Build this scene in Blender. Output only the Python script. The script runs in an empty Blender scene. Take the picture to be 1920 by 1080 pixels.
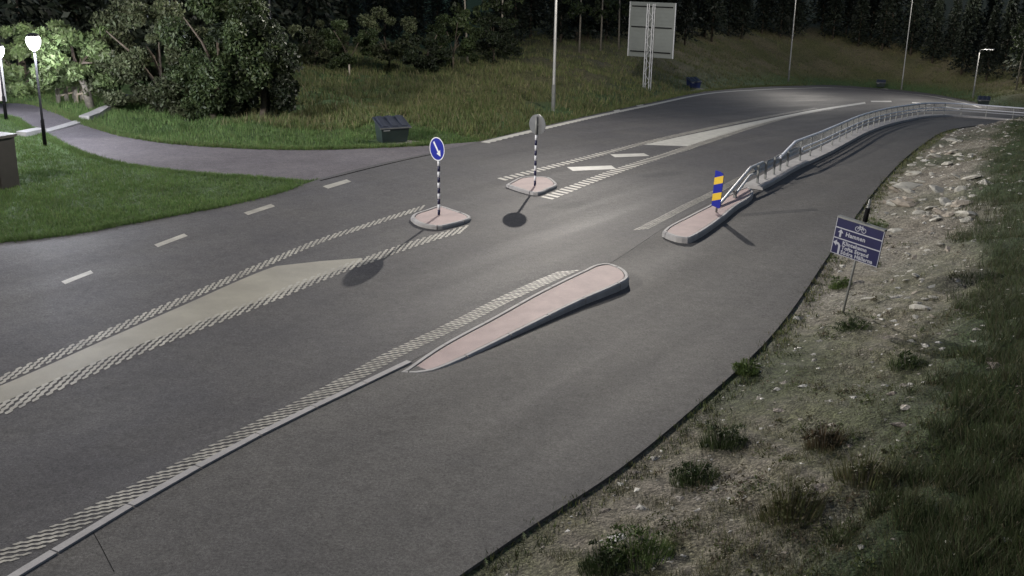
import bpy, math, random
import numpy as np
from mathutils import Vector, Matrix

random.seed(7)
rng = np.random.default_rng(11)
SC = bpy.context.scene
COL = SC.collection

# ------------------------------------------------------------------ camera
F_PX, TILT, ROLL = 2000.0, math.radians(17.2), math.radians(1.0)     # focal length in pixels of a 1920 wide frame
CT, ST, CR, SR = math.cos(TILT), math.sin(TILT), math.cos(ROLL), math.sin(ROLL)
cd = bpy.data.cameras.new('camera'); cam = bpy.data.objects.new('camera', cd); COL.objects.link(cam)
cd.sensor_width = 36.0; cd.lens = 36.0 * F_PX / 1920.0; cd.clip_start = 0.1; cd.clip_end = 3000
cam.matrix_world = (Matrix.Rotation(math.pi / 2 - TILT, 4, 'X') @ Matrix.Rotation(ROLL, 4, 'Z'))
SC.camera = cam

# ------------------------------------------------------------------ night sky, faint moon, exposure
world = bpy.data.worlds.new('World'); SC.world = world; world.use_nodes = True
wn = world.node_tree.nodes; wl = world.node_tree.links
bgn = wn['Background']
sky = wn.new('ShaderNodeTexSky'); sky.sky_type = 'NISHITA'; sky.sun_disc = False
sky.sun_elevation = math.radians(35); sky.sun_rotation = math.radians(200)
wl.new(sky.outputs[0], bgn.inputs['Color']); bgn.inputs['Strength'].default_value = 0.042
sd_ = bpy.data.lights.new('moon', 'SUN'); sd_.energy = 0.004; sd_.angle = math.radians(10); sd_.color = (0.9, 0.94, 1.0)
so = bpy.data.objects.new('moon', sd_); COL.objects.link(so)
so.rotation_euler = (math.radians(55), 0, math.radians(-20))
SC.view_settings.view_transform = 'Standard'; SC.view_settings.look = 'None'
SC.view_settings.gamma = 1.0; SC.view_settings.use_curve_mapping = False
SC.view_settings.exposure = 0.3
SC.cycles.use_denoising = True
SC.cycles.max_bounces = 5
SC.cycles.sample_clamp_indirect = 3.0
LAMP_W = 3000.0

# ------------------------------------------------------------------ ground shape
SA, CA = math.sin(math.radians(20)), math.cos(math.radians(20))
def z_road(x, y):
    p = x * SA + y * CA; q = -x * CA + y * SA
    return -6.9 - 0.08 * 10 * np.logaddexp(0, (p - 40) / 10) + 0.03 * q

def ray(px, py):
    x = (px - 960) / F_PX; y = -(py - 540) / F_PX
    xr = CR * x - SR * y; yr = SR * x + CR * y
    return np.array([xr, CT + yr * ST, -ST + yr * CT])

TS = np.geomspace(3.0, 420.0, 2600)
def hit(px, py, zf=z_road, dz=0.0):
    """where the line of sight through a point of the photograph meets the surface zf raised by dz"""
    r = ray(px, py)
    v = r[2] * TS - (zf(r[0] * TS, r[1] * TS) + dz)
    i = int(np.argmax(v < 0))
    if v[i] >= 0 or i == 0:
        return r * 200.0
    a, b = TS[i - 1], TS[i]; t = a + (b - a) * v[i - 1] / (v[i - 1] - v[i])
    return r * t
def project(P):
    d = P[1] * CT - P[2] * ST; u = P[1] * ST + P[2] * CT
    x = P[0] / d; y = u / d
    return 960 + F_PX * (CR * x + SR * y), 540 - F_PX * (-SR * x + CR * y)
def at_dist(px, py, P):
    """the point seen at (px,py) that stands at the same horizontal distance as P"""
    r = ray(px, py); return r * (math.hypot(P[0], P[1]) / math.hypot(r[0], r[1]))

def spline(pts, step=0.5):
    pts = np.asarray(pts, float); n = len(pts)
    P = np.vstack([2 * pts[0] - pts[1], pts, 2 * pts[-1] - pts[-2]])
    out = []
    for i in range(n - 1):
        p0, p1, p2, p3 = P[i:i + 4]
        m = max(2, int(np.linalg.norm(p2 - p1) / step * 2))
        d1 = max(np.linalg.norm(p1 - p0), 1e-3); d2 = max(np.linalg.norm(p2 - p1), 1e-3); d3 = max(np.linalg.norm(p3 - p2), 1e-3)
        t1 = (p2 - p1) / d2 * .5 + (p1 - p0) / d1 * .5; t2 = (p3 - p2) / d3 * .5 + (p2 - p1) / d2 * .5
        for t in np.linspace(0, 1, m, endpoint=False):
            h = t * t * (3 - 2 * t)
            a = 2 * t**3 - 3 * t**2 + 1; b = t**3 - 2 * t**2 + t; c = -2 * t**3 + 3 * t**2; d = t**3 - t**2
            out.append(a * p1 + b * d2 * t1 + c * p2 + d * d2 * t2)
    out.append(pts[-1]); out = np.array(out)
    return resample(out, step=step)
def resample(L, step=None, n=None):
    s = np.concatenate([[0], np.cumsum(np.linalg.norm(np.diff(L, axis=0), axis=1))])
    if n is None: n = max(2, int(round(s[-1] / step)) + 1)
    t = np.linspace(0, s[-1], n)
    return np.stack([np.interp(t, s, L[:, k]) for k in range(L.shape[1])], -1)
def line_px(pts, step=0.5, pre=None, post=None, zf=z_road, dz=0.0):
    W = [hit(a, b, zf, dz)[:2] for a, b in pts]
    W = (pre or []) + [tuple(w) for w in W] + (post or [])
    return spline(W, step)
def back(L, k, dist):          # straight continuation before the first point
    d = L[0] - L[k]; d = d / np.linalg.norm(d)
    return np.vstack([[L[0] + d * t for t in np.arange(dist, 0, -.5)], L])

OUT = line_px([(0, 459), (130, 444), (250, 422), (400, 394), (500, 371), (560, 352), (600, 338), (700, 312), (820, 286), (905, 266),
               (1040, 233.5), (1200, 198), (1340, 171), (1500, 161.5), (1600, 162.5), (1700, 171), (1800, 187.5), (1840, 199)],
              post=[(46.5, 108), (50, 101), (58, 95), (75, 90), (110, 84)])
OUT = back(OUT, 3, 30)
SEAM = line_px([(75, 1060), (175, 997), (458, 835), (750, 692), (850, 643), (960, 590), (1060, 540), (1130, 505), (1250, 428), (1330, 384),
                (1404, 350), (1499, 306), (1572, 269), (1622, 245), (1687, 226), (1760, 217), (1801, 218)],
               post=[(36.5, 79.5), (45, 79), (60, 75), (110, 66)])
SEAM = back(SEAM, 4, 26)
RAILB = line_px([(1378, 371), (1418, 353), (1449, 336), (1474, 321), (1499, 309), (1538, 291), (1572, 273), (1622, 248), (1687, 229), (1760, 219.5), (1801, 220.5)],
                step=0.25, post=[(36, 78.3), (45, 77.5), (60, 73.5), (90, 67)])
EDGE = line_px([(870, 1080), (1000, 990), (1140, 900), (1300, 770), (1440, 640), (1555, 480), (1640, 360), (1720, 280), (1790, 243), (1850, 237)],
               post=[(36, 71.5), (45, 71), (60, 67), (110, 58)])
EDGE = back(EDGE, 3, 24)
PATH_U = line_px([(-160, 203), (-60, 198), (0, 196), (30, 195), (60, 198), (100, 211), (150, 232), (230, 257), (330, 272), (480, 281), (600, 282.5), (700, 279), (790, 275), (905, 266.5)], step=0.3)
PATH_L = line_px([(-160, 240), (-60, 222), (0, 218), (60, 242), (110, 266), (130, 277), (180, 296), (250, 312), (350, 325), (480, 334), (560, 340), (598, 338.5), (700, 312.5), (820, 286.5), (900, 267.5)], step=0.3)
FOOT = np.vstack([PATH_U[:-1], OUT[np.argmin(np.linalg.norm(OUT - PATH_U[-1], axis=1)) + 1:]])[::3]     # foot of the wooded bank

def signed(L, x, y):
    x = np.asarray(x, float); y = np.asarray(y, float)
    best = np.full(x.shape, 1e18); sg = np.ones(x.shape)
    for a, b in zip(L[:-1], L[1:]):
        d = b - a; dd = d @ d + 1e-12
        u = np.clip(((x - a[0]) * d[0] + (y - a[1]) * d[1]) / dd, 0, 1)
        ex = x - a[0] - u * d[0]; ey = y - a[1] - u * d[1]; q = ex * ex + ey * ey
        c = d[0] * ey - d[1] * ex; m = q < best
        best = np.where(m, q, best); sg = np.where(m, np.sign(c), sg)
    return np.sqrt(best) * sg
FOOT_C = FOOT[::2]; EDGE_C = resample(EDGE, step=1.6)
def smooth(a, b, x):
    t = np.clip((x - a) / (b - a), 0, 1); return t * t * (3 - 2 * t)
def wave(x, y, s):
    return (np.sin(x / s + 1.3) * np.cos(y / s * 1.17 + .4) + .6 * np.sin(x / s * 2.3 + y / s * 1.1 + 2) + .4 * np.cos(x / s * 3.9 - y / s * 4.3))
def bank(x, y):
    dk = np.maximum(signed(FOOT_C, x, y), 0)
    g = 0.05 + 0.27 * smooth(-9, 14, x)
    h = g * np.maximum(dk - 0.6, 0) * (1 - 0.4 * smooth(14, 60, dk))
    h = h * (1 - smooth(38, 41, x) * smooth(110, 104, y))
    h = h + 0.16 * smooth(1, 5, dk) * wave(x, y, 1.9) + .05 * smooth(.4, 2, dk) * wave(x, y, .6)
    de = np.maximum(-signed(EDGE_C, x, y), 0)
    e = 0.30 * np.maximum(de - 0.35, 0) * (1 - .35 * smooth(8, 30, de)) + 0.07 * smooth(.5, 2.5, de) * wave(x, y, .9) + .03 * smooth(.2, 1, de) * wave(x, y, .27)
    return h, e, dk, de
def z_ground(x, y):
    h, e, _, _ = bank(x, y); return z_road(x, y) + h + e
def inside(poly, x, y):
    c = np.zeros(np.shape(x), bool)
    n = len(poly)
    for i in range(n):
        x1, y1 = poly[i]; x2, y2 = poly[i - 1]
        m = (y1 > y) != (y2 > y)
        with np.errstate(divide='ignore', invalid='ignore'):
            c ^= m & (x < (x2 - x1) * (y - y1) / (y2 - y1 + 1e-12) + x1)
    return c
POLY_ROAD = np.vstack([OUT[::2], EDGE[::-2]]); POLY_PATH = np.vstack([PATH_U[::2], PATH_L[::-2]])

# ------------------------------------------------------------------ materials
def nodes_of(name):
    m = bpy.data.materials.new(name); m.use_nodes = True
    return m, m.node_tree.nodes, m.node_tree.links, m.node_tree.nodes['Principled BSDF']
MAT = {}
def mat(name, col, rough=.6, var=.25, scale=6., bump=0., bscale=60., metal=0., col2=None, spec=.5, detail=6, fine=0., fscale=120., rvar=0.):
    """procedural: large soft variation + fine grain + bump"""
    m, n, l, b = nodes_of(name)
    tc = n.new('ShaderNodeTexCoord')
    nz = n.new('ShaderNodeTexNoise'); nz.inputs['Scale'].default_value = scale; nz.inputs['Detail'].default_value = detail; nz.inputs['Roughness'].default_value = .6
    l.new(tc.outputs['Object'], nz.inputs['Vector'])
    r = n.new('ShaderNodeValToRGB'); r.color_ramp.elements[0].position = .32; r.color_ramp.elements[1].position = .7
    c2 = col2 or tuple(min(1, c * (1 + var)) for c in col); c1 = tuple(c * (1 - var) for c in col) if col2 is None else col
    r.color_ramp.elements[0].color = (*c1, 1); r.color_ramp.elements[1].color = (*c2, 1)
    l.new(nz.outputs['Fac'], r.inputs['Fac']); out = r.outputs['Color']
    if fine:
        fz = n.new('ShaderNodeTexNoise'); fz.inputs['Scale'].default_value = fscale; fz.inputs['Detail'].default_value = 2
        l.new(tc.outputs['Object'], fz.inputs['Vector'])
        mr = n.new('ShaderNodeMapRange'); mr.inputs[1].default_value = .25; mr.inputs[2].default_value = .75; mr.inputs[3].default_value = 1 - fine; mr.inputs[4].default_value = 1 + fine
        l.new(fz.outputs['Fac'], mr.inputs[0])
        mx = n.new('ShaderNodeVectorMath'); mx.operation = 'SCALE'; l.new(out, mx.inputs[0]); l.new(mr.outputs[0], mx.inputs['Scale']); out = mx.outputs[0]
    l.new(out, b.inputs['Base Color'])
    b.inputs['Roughness'].default_value = rough; b.inputs['Metallic'].default_value = metal; b.inputs['Specular IOR Level'].default_value = spec
    if rvar:
        mr2 = n.new('ShaderNodeMapRange'); mr2.inputs[1].default_value = .3; mr2.inputs[2].default_value = .7; mr2.inputs[3].default_value = rough - rvar; mr2.inputs[4].default_value = rough + rvar
        l.new(nz.outputs['Fac'], mr2.inputs[0]); l.new(mr2.outputs[0], b.inputs['Roughness'])
    if bump:
        bz = n.new('ShaderNodeTexNoise'); bz.inputs['Scale'].default_value = bscale; bz.inputs['Detail'].default_value = 3
        l.new(tc.outputs['Object'], bz.inputs['Vector'])
        bp = n.new('ShaderNodeBump'); bp.inputs['Strength'].default_value = bump; bp.inputs['Distance'].default_value = .02
        l.new(bz.outputs['Fac'], bp.inputs['Height']); l.new(bp.outputs[0], b.inputs['Normal'])
    MAT[name] = m; return m
def mat_tint(name, rough=.7, attr='tint', scale=9., var=.35, bump=0., bscale=30, trans=0., speck=False):
    """colour from a per-vertex attribute of the thing's own colours, broken up by noise"""
    m, n, l, b = nodes_of(name)
    at = n.new('ShaderNodeAttribute'); at.attribute_name = attr
    tc = n.new('ShaderNodeTexCoord'); nz = n.new('ShaderNodeTexNoise'); nz.inputs['Scale'].default_value = scale; nz.inputs['Detail'].default_value = 8; nz.inputs['Roughness'].default_value = .7
    l.new(tc.outputs['Object'], nz.inputs['Vector'])
    mr = n.new('ShaderNodeMapRange'); mr.inputs[1].default_value = .3; mr.inputs[2].default_value = .7; mr.inputs[3].default_value = 1 - var; mr.inputs[4].default_value = 1 + var
    l.new(nz.outputs['Fac'], mr.inputs[0])
    mx = n.new('ShaderNodeVectorMath'); mx.operation = 'SCALE'; l.new(at.outputs['Color'], mx.inputs[0]); l.new(mr.outputs[0], mx.inputs['Scale'])
    if speck:                        # grit: every cell a little lighter or darker than its neighbour
        for sc_, lo, hi in ((26., .55, 1.6), (70., .6, 1.5)):
            vo = n.new('ShaderNodeTexVoronoi'); vo.inputs['Scale'].default_value = sc_; l.new(tc.outputs['Object'], vo.inputs['Vector'])
            sx = n.new('ShaderNodeSeparateColor'); l.new(vo.outputs['Color'], sx.inputs[0])
            m3 = n.new('ShaderNodeMapRange'); m3.inputs[3].default_value = lo; m3.inputs[4].default_value = hi; l.new(sx.outputs[0], m3.inputs[0])
            m4 = n.new('ShaderNodeVectorMath'); m4.operation = 'SCALE'; l.new(mx.outputs[0], m4.inputs[0]); l.new(m3.outputs[0], m4.inputs['Scale']); mx = m4
    l.new(mx.outputs[0], b.inputs['Base Color']); b.inputs['Roughness'].default_value = rough; b.inputs['Specular IOR Level'].default_value = .3
    if bump:
        bp = n.new('ShaderNodeBump'); bp.inputs['Strength'].default_value = bump; bp.inputs['Distance'].default_value = .06
        bz = n.new('ShaderNodeTexNoise'); bz.inputs['Scale'].default_value = bscale; bz.inputs['Detail'].default_value = 5
        l.new(tc.outputs['Object'], bz.inputs['Vector']); l.new(bz.outputs['Fac'], bp.inputs['Height']); l.new(bp.outputs[0], b.inputs['Normal'])
    if trans:
        tr = n.new('ShaderNodeBsdfTranslucent'); l.new(mx.outputs[0], tr.inputs['Color'])
        ms = n.new('ShaderNodeMixShader'); ms.inputs[0].default_value = trans
        l.new(b.outputs[0], ms.inputs[1]); l.new(tr.outputs[0], ms.inputs[2]); l.new(ms.outputs[0], n['Material Output'].inputs['Surface'])
    MAT[name] = m; return m
def mat_emit(name, col, strength):
    m, n, l, b = nodes_of(name)
    b.inputs['Base Color'].default_value = (*col, 1); b.inputs['Emission Color'].default_value = (*col, 1); b.inputs['Emission Strength'].default_value = strength
    MAT[name] = m; return m

def mat_asphalt(name, col, patch, rough, streak=True):
    m, n, l, b = nodes_of(name)
    tc = n.new('ShaderNodeTexCoord')
    def noise(scale, detail=4, vec=None, rough_=.6):
        z = n.new('ShaderNodeTexNoise'); z.inputs['Scale'].default_value = scale; z.inputs['Detail'].default_value = detail; z.inputs['Roughness'].default_value = rough_
        l.new(vec or tc.outputs['Object'], z.inputs['Vector']); return z.outputs['Fac']
    def mrange(s, a, b_, c, d):
        r = n.new('ShaderNodeMapRange'); r.inputs[1].default_value = a; r.inputs[2].default_value = b_; r.inputs[3].default_value = c; r.inputs[4].default_value = d
        l.new(s, r.inputs[0]); return r.outputs[0]
    mp = n.new('ShaderNodeMapping'); mp.inputs['Rotation'].default_value = (0, 0, math.radians(-57)); l.new(tc.outputs['Object'], mp.inputs['Vector'])
    mp2 = n.new('ShaderNodeMapping'); mp2.inputs['Scale'].default_value = (.05, .9, 1); l.new(mp.outputs[0], mp2.inputs['Vector'])
    st = noise(1.0, 5, mp2.outputs[0]); big = noise(.45, 8, None, .68); mid = noise(5.0, 9, None, .75); fine = noise(26, 4, None, .8); grain = noise(110, 2)
    mixc = n.new('ShaderNodeMix'); mixc.data_type = 'RGBA'; mixc.inputs[6].default_value = (*col, 1); mixc.inputs[7].default_value = (*patch, 1)
    l.new(mrange(big, .38, .66, 0, 1), mixc.inputs[0])
    v = n.new('ShaderNodeVectorMath'); v.operation = 'SCALE'; l.new(mixc.outputs[2], v.inputs[0])
    k = n.new('ShaderNodeMath'); k.operation = 'MULTIPLY'; l.new(mrange(st, .3, .7, .93, 1.08), k.inputs[0]); l.new(mrange(mid, .3, .7, .8, 1.2), k.inputs[1])
    k2 = n.new('ShaderNodeMath'); k2.operation = 'MULTIPLY'; l.new(k.outputs[0], k2.inputs[0]); l.new(mrange(fine, .32, .68, .62, 1.38), k2.inputs[1])
    k3 = n.new('ShaderNodeMath'); k3.operation = 'MULTIPLY'; l.new(k2.outputs[0], k3.inputs[0]); l.new(mrange(grain, .3, .7, .6, 1.4), k3.inputs[1])
    l.new(k3.outputs[0], v.inputs['Scale']); l.new(v.outputs[0], b.inputs['Base Color'])
    l.new(mrange(st, .35, .68, rough + .04, rough - .04), b.inputs['Roughness']); b.inputs['Specular IOR Level'].default_value = .09
    bp = n.new('ShaderNodeBump'); bp.inputs['Strength'].default_value = .35; bp.inputs['Distance'].default_value = .01
    l.new(noise(90, 3), bp.inputs['Height']); l.new(bp.outputs[0], b.inputs['Normal'])
    MAT[name] = m; return m

mat_asphalt('asphalt_road', (.082, .08, .084), (.1, .097, .096), .68)
mat_asphalt('asphalt_bike', (.105, .102, .1), (.122, .118, .112), .74)
mat_asphalt('asphalt_path', (.12, .112, .122), (.15, .14, .148), .74)
mat('paint_white', (.43, .42, .38), .55, .18, 3., .2, 40, fine=.15, fscale=70)
mat('paint_cream', (.27, .255, .205), .6, .16, 1.1, .25, 50, fine=.14, fscale=60)
mat('paint_worn', (.34, .325, .28), .6, .3, 2.2, .25, 50, fine=.2, fscale=60)
mat('concrete', (.36, .35, .345), .75, .16, 2.5, .3, 45, fine=.15)
mat('concrete_dark', (.17, .165, .155), .8, .2, 2.5, .3, 45, fine=.15)
mat('pink_paving', (.41, .31, .295), .75, .13, 2.0, .3, 55, fine=.14, fscale=80)
mat('galvanised', (.5, .51, .53), .45, .12, 5, 0, metal=.25)
mat('galv_dull', (.2, .205, .2), .55, .2, 5, 0, metal=.2)
mat('pole_grey', (.3, .3, .29), .5, .14, 3, 0, metal=.3)
mat('pole_dark', (.007, .007, .008), .8, .2, 3, spec=.1)
mat('sign_blue', (.012, .02, .28), .35, .06, 4)
mat('sign_navy', (.01, .011, .055), .4, .1, 4)
mat('sign_white', (.72, .73, .76), .4, .05, 4)
mat('sign_letter', (.34, .35, .4), .45, .05, 4)
mat('sign_yellow', (.68, .46, .04), .4, .06, 4)
mat('sign_back', (.13, .135, .14), .55, .15, 4, metal=.3)
mat('board_back', (.15, .165, .16), .5, .08, 1.5, metal=.2)
mat('bin_green', (.028, .042, .04), .42, .2, 3)
mat('bin_lid', (.035, .04, .055), .34, .2, 3)
mat('bin_blue', (.02, .03, .1), .45, .2, 3)
mat('label_white', (.55, .55, .55), .5, .05)
mat('wood', (.36, .32, .26), .8, .3, 5, .3, 30)
mat('bark', (.075, .06, .045), .9, .35, 7, .6, 25)
mat('bark_pale', (.2, .18, .15), .85, .35, 7, .5, 25)
mat('stone', (.36, .35, .31), .85, .25, 3.5, .5, 20, fine=.15, fscale=40)
mat('stone_warm', (.3, .265, .22), .85, .25, 3.5, .5, 20, fine=.15, fscale=40)
mat('cabinet_brown', (.03, .025, .022), .6, .2, 4)
mat('cabinet_top', (.1, .09, .082), .7, .2, 4)
mat('panel_beige', (.36, .33, .3), .55, .06, 2)
mat('lamp_black', (.012, .012, .014), .4, .1)
mat('rail_white', (.72, .74, .8), .4, .06, 4)
mat_tint('ground_tint', .95, scale=4.5, var=.5, bump=.8, bscale=22, speck=True)
mat_tint('leaf_tint', .55, scale=.8, var=.25, trans=.25)
mat_tint('grass_tint', .7, scale=.9, var=.3, trans=.2)
mat_emit('lamp_glow', (.93, .93, 1.0), 14.0)
mat_emit('led_glow', (1.0, .96, .9), 6.0)

# ------------------------------------------------------------------ mesh helpers
def tag(o, label=None, cat=None, group=None, kind=None):
    if label: o['label'] = label
    if cat: o['category'] = cat
    if group: o['group'] = group
    if kind: o['kind'] = kind
    return o
def empty(name, loc, label=None, cat=None, group=None, kind=None):
    o = bpy.data.objects.new(name, None); COL.objects.link(o); o.location = tuple(loc); o.empty_display_size = .3
    return tag(o, label, cat, group, kind)
class MB:
    def __init__(s): s.v = []; s.f = []
    def add(s, V, Fc):
        k = len(s.v); s.v += [tuple(map(float, p)) for p in V]; s.f += [tuple(i + k for i in f) for f in Fc]; return s
    def box(s, c, size, R=None, bevel=0):
        hx, hy, hz = [q / 2 for q in size]
        V = [Vector((x, y, z)) for z in (-hz, hz) for y in (-hy, hy) for x in (-hx, hx)]
        if R is not None: V = [R @ p for p in V]
        return s.add([p + Vector(c) for p in V], [(0, 2, 3, 1), (4, 5, 7, 6), (0, 1, 5, 4), (2, 6, 7, 3), (0, 4, 6, 2), (1, 3, 7, 5)])
    def tube(s, path, r, n=8, cap=True):
        P = [Vector(p) for p in path]; R = r if hasattr(r, '__len__') else [r] * len(P)
        V = []; Fc = []
        up = None
        for i, p in enumerate(P):
            t = (P[min(i + 1, len(P) - 1)] - P[max(i - 1, 0)]).normalized()
            if up is None: up = Vector((0, 0, 1)) if abs(t.z) < .9 else Vector((0, 1, 0))
            a = t.cross(up).normalized(); b = a.cross(t).normalized(); up = b
            for k in range(n):
                w = 2 * math.pi * k / n; V.append(p + (a * math.cos(w) + b * math.sin(w)) * R[i])
        for i in range(len(P) - 1):
            for k in range(n):
                Fc.append((i * n + k, i * n + (k + 1) % n, (i + 1) * n + (k + 1) % n, (i + 1) * n + k))
        if cap: Fc.append(tuple(range(n))[::-1]); Fc.append(tuple((len(P) - 1) * n + k for k in range(n)))
        return s.add(V, Fc)
    def prism(s, poly, z0, z1):        # poly of (x,y), z0/z1 callables or numbers
        f0 = z0 if callable(z0) else (lambda x, y: z0); f1 = z1 if callable(z1) else (lambda x, y: z1)
        n = len(poly); V = [(x, y, float(f0(x, y))) for x, y in poly] + [(x, y, float(f1(x, y))) for x, y in poly]
        return s.add(V, [tuple(range(n))[::-1], tuple(range(n, 2 * n))] + [(i, (i + 1) % n, n + (i + 1) % n, n + i) for i in range(n)])
    def slab(s, pts, nrm, t):          # planar polygon (world points) thickened along nrm
        n = len(pts); a = [Vector(p) for p in pts]; b = [p + Vector(nrm) * t for p in a]
        return s.add(a + b, [tuple(range(n))[::-1], tuple(range(n, 2 * n))] + [(i, (i + 1) % n, n + (i + 1) % n, n + i) for i in range(n)])
    def build(s, name, material, parent=None, smooth_=False, label=None, kind=None):
        me = bpy.data.meshes.new(name)
        org = parent_loc(parent) if parent else Vector((0, 0, 0))
        V = np.array(s.v) - np.array(org)
        me.from_pydata(V.tolist(), [], s.f); me.update()
        me.materials.append(MAT[material])
        if smooth_: me.polygons.foreach_set('use_smooth', [True] * len(me.polygons))
        o = bpy.data.objects.new(name, me); COL.objects.link(o)
        if parent: o.parent = parent
        return tag(o, label, kind=kind)
def parent_loc(o):
    v = Vector((0, 0, 0))
    while o: v = v + o.location; o = o.parent
    return v
def bulk(name, V, Fq, material, parent=None, tint=None, kind=None, k=4, smooth_=False):
    """fast mesh from numpy arrays, every face with k corners"""
    me = bpy.data.meshes.new(name); nv = len(V); nf = len(Fq)
    org = np.array(parent_loc(parent)) if parent else np.zeros(3)
    me.vertices.add(nv); me.vertices.foreach_set('co', (V - org).astype(np.float32).ravel())
    me.loops.add(nf * k); me.loops.foreach_set('vertex_index', Fq.astype(np.int32).ravel())
    me.polygons.add(nf); me.polygons.foreach_set('loop_start', np.arange(0, nf * k, k, dtype=np.int32))
    me.polygons.foreach_set('loop_total', np.full(nf, k, np.int32))
    me.polygons.foreach_set('use_smooth', np.full(nf, bool(smooth_)))
    me.update(calc_edges=True); me.validate()
    if tint is not None:
        a = me.attributes.new('tint', 'FLOAT_COLOR', 'POINT'); c = np.ones((nv, 4), np.float32); c[:, :3] = tint
        a.data.foreach_set('color', c.ravel())
    me.materials.append(MAT[material])
    o = bpy.data.objects.new(name, me); COL.objects.link(o)
    if parent: o.parent = parent
    return tag(o, kind=kind)
def copy_tree(o, parent=None):
    c = o.copy(); COL.objects.link(c); c.parent = parent
    for ch in list(o.children): copy_tree(ch, c)
    return c

# ------------------------------------------------------------------ ground sheet
ang = np.concatenate([np.linspace(-180, -52, 40, endpoint=False), np.linspace(-52, -34, 50, endpoint=False), np.linspace(-34, 34, 330), np.linspace(34, 52, 51)[1:], np.linspace(52, 180, 41)[1:]])
rad = np.concatenate([[0.5, 2, 4, 6, 8], np.geomspace(9, 60, 210), np.geomspace(60, 190, 120)[1:], np.geomspace(190, 1500, 16)[1:]])
AN, RA = np.meshgrid(np.radians(ang), rad, indexing='ij')
GX = RA * np.sin(AN); GY = RA * np.cos(AN)
gh, ge, gdk, gde = bank(GX, GY)
far = smooth(150, 400, RA)
GZ = z_road(GX, GY)
GZ = np.where(RA > 200, np.maximum(GZ, -25), GZ) + np.minimum(gh, 14) + np.minimum(ge, 7)
in_road = inside(POLY_ROAD, GX, GY); in_path = inside(POLY_PATH, GX, GY)
near_edge = np.abs(signed(EDGE_C, GX, GY)) < .4
GZ = np.where((in_road & ~near_edge) | in_path, GZ - .07, GZ + .03 * smooth(0, .5, gde))
lawn_mask = (~in_road) & (~in_path) & (gdk <= 0) & (gde <= 0)
GZ = GZ + np.where(lawn_mask, .04 + .012 * wave(GX, GY, .7), 0)
def mixc(a, b, t): return a * (1 - t[..., None]) + b * t[..., None]
c_lawn = np.array([.05, .085, .03]); c_rough = np.array([.08, .082, .034]); c_dry = np.array([.12, .105, .06]); c_soil = np.array([.13, .116, .094]); c_pale = np.array([.19, .18, .155]); c_dark = np.array([.026, .04, .016])
nz1 = wave(GX + 11, GY * .8, 2.7) * .35 + .5; nz2 = wave(GX * 1.1 + 3, GY - 7, 1.1) * .3 + .5
nz3 = wave(GX * 1.7 + 4, GY * 1.3 + 1, .33) * .3 + .5
tint = np.broadcast_to(c_lawn, GX.shape + (3,)).copy()
tint = mixc(tint, np.broadcast_to(c_rough, tint.shape), smooth(1.5, 5, gdk) * smooth(-9, -3, GX))
tint = mixc(tint, np.broadcast_to(c_dry, tint.shape), np.clip(smooth(2, 7, gdk) * smooth(-4, 6, GX) * np.clip(nz1 * 1.5 - .2, 0, 1), 0, 1))
soil = mixc(np.broadcast_to(c_soil, tint.shape), np.broadcast_to(c_pale, tint.shape), np.clip(nz2 * smooth(14, 24, GY) * .9, 0, 1))
green_r = smooth(2.5, 4.0, gde + .4 * wave(GX, GY, 2.1))
green_r = np.maximum(green_r, np.clip(nz1 * 1.6 - .75, 0, 1) * .8)
soil = mixc(soil, np.broadcast_to(np.array([.085, .085, .045]), tint.shape), np.clip(nz3 * nz1 * 2.2, 0, 1) * .75 * (1 - .6 * smooth(18, 26, GY)))
soil = mixc(soil, np.broadcast_to(c_dark, tint.shape), green_r)
tint = mixc(tint, soil, np.maximum(smooth(0, .05, gde), in_road * 1.0))
nA, nR = GX.shape
idx = np.arange(nA * nR).reshape(nA, nR)
FQ = np.stack([idx[:-1, :-1], idx[1:, :-1], idx[1:, 1:], idx[:-1, 1:]], -1).reshape(-1, 4)[:, ::-1]
ground = bulk('ground', np.stack([GX, GY, GZ], -1).reshape(-1, 3), FQ, 'ground_tint', tint=tint.reshape(-1, 3), kind='structure', smooth_=True)

# ------------------------------------------------------------------ road, bike path, footpath
def strip(name, L1, L2, dz, material, n, m, kind='structure', parent=None, skirt=.14):
    A = resample(L1, n=n); B = resample(L2, n=n)
    t = np.linspace(0, 1, m)
    X = A[:, None, 0] * (1 - t) + B[:, None, 0] * t; Y = A[:, None, 1] * (1 - t) + B[:, None, 1] * t
    Z = z_road(X, Y) + dz
    Pn = np.stack([X, Y, Z], -1)
    lo = Pn[:, :1].copy(); lo[..., 2] -= skirt; hi = Pn[:, -1:].copy(); hi[..., 2] -= skirt
    Pn = np.concatenate([lo, Pn, hi], 1)
    i = np.arange(Pn.shape[0] * Pn.shape[1]).reshape(Pn.shape[:2])
    Fq = np.stack([i[:-1, :-1], i[:-1, 1:], i[1:, 1:], i[1:, :-1]], -1).reshape(-1, 4)[:, ::-1]
    return bulk(name, Pn.reshape(-1, 3), Fq, material, kind=kind, parent=parent)
def nearest(L, p): return int(np.argmin(np.linalg.norm(L - np.asarray(p), axis=1)))
ZR, ZB, ZP = .05, .046, .042
road = strip('road', OUT, SEAM, ZR, 'asphalt_road', 520, 44)
ST_ = np.gradient(SEAM, axis=0); ST_ /= np.linalg.norm(ST_, axis=1)[:, None]
bike = strip('bike_path', SEAM + np.stack([-ST_[:, 1], ST_[:, 0]], -1) * .3, EDGE, ZB, 'asphalt_bike', 420, 24)
# the two seams meet: the bike path is 4 mm lower, closed by the skirt
path = strip('footpath', PATH_U, PATH_L, ZP - .01, 'asphalt_path', 260, 16)

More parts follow.
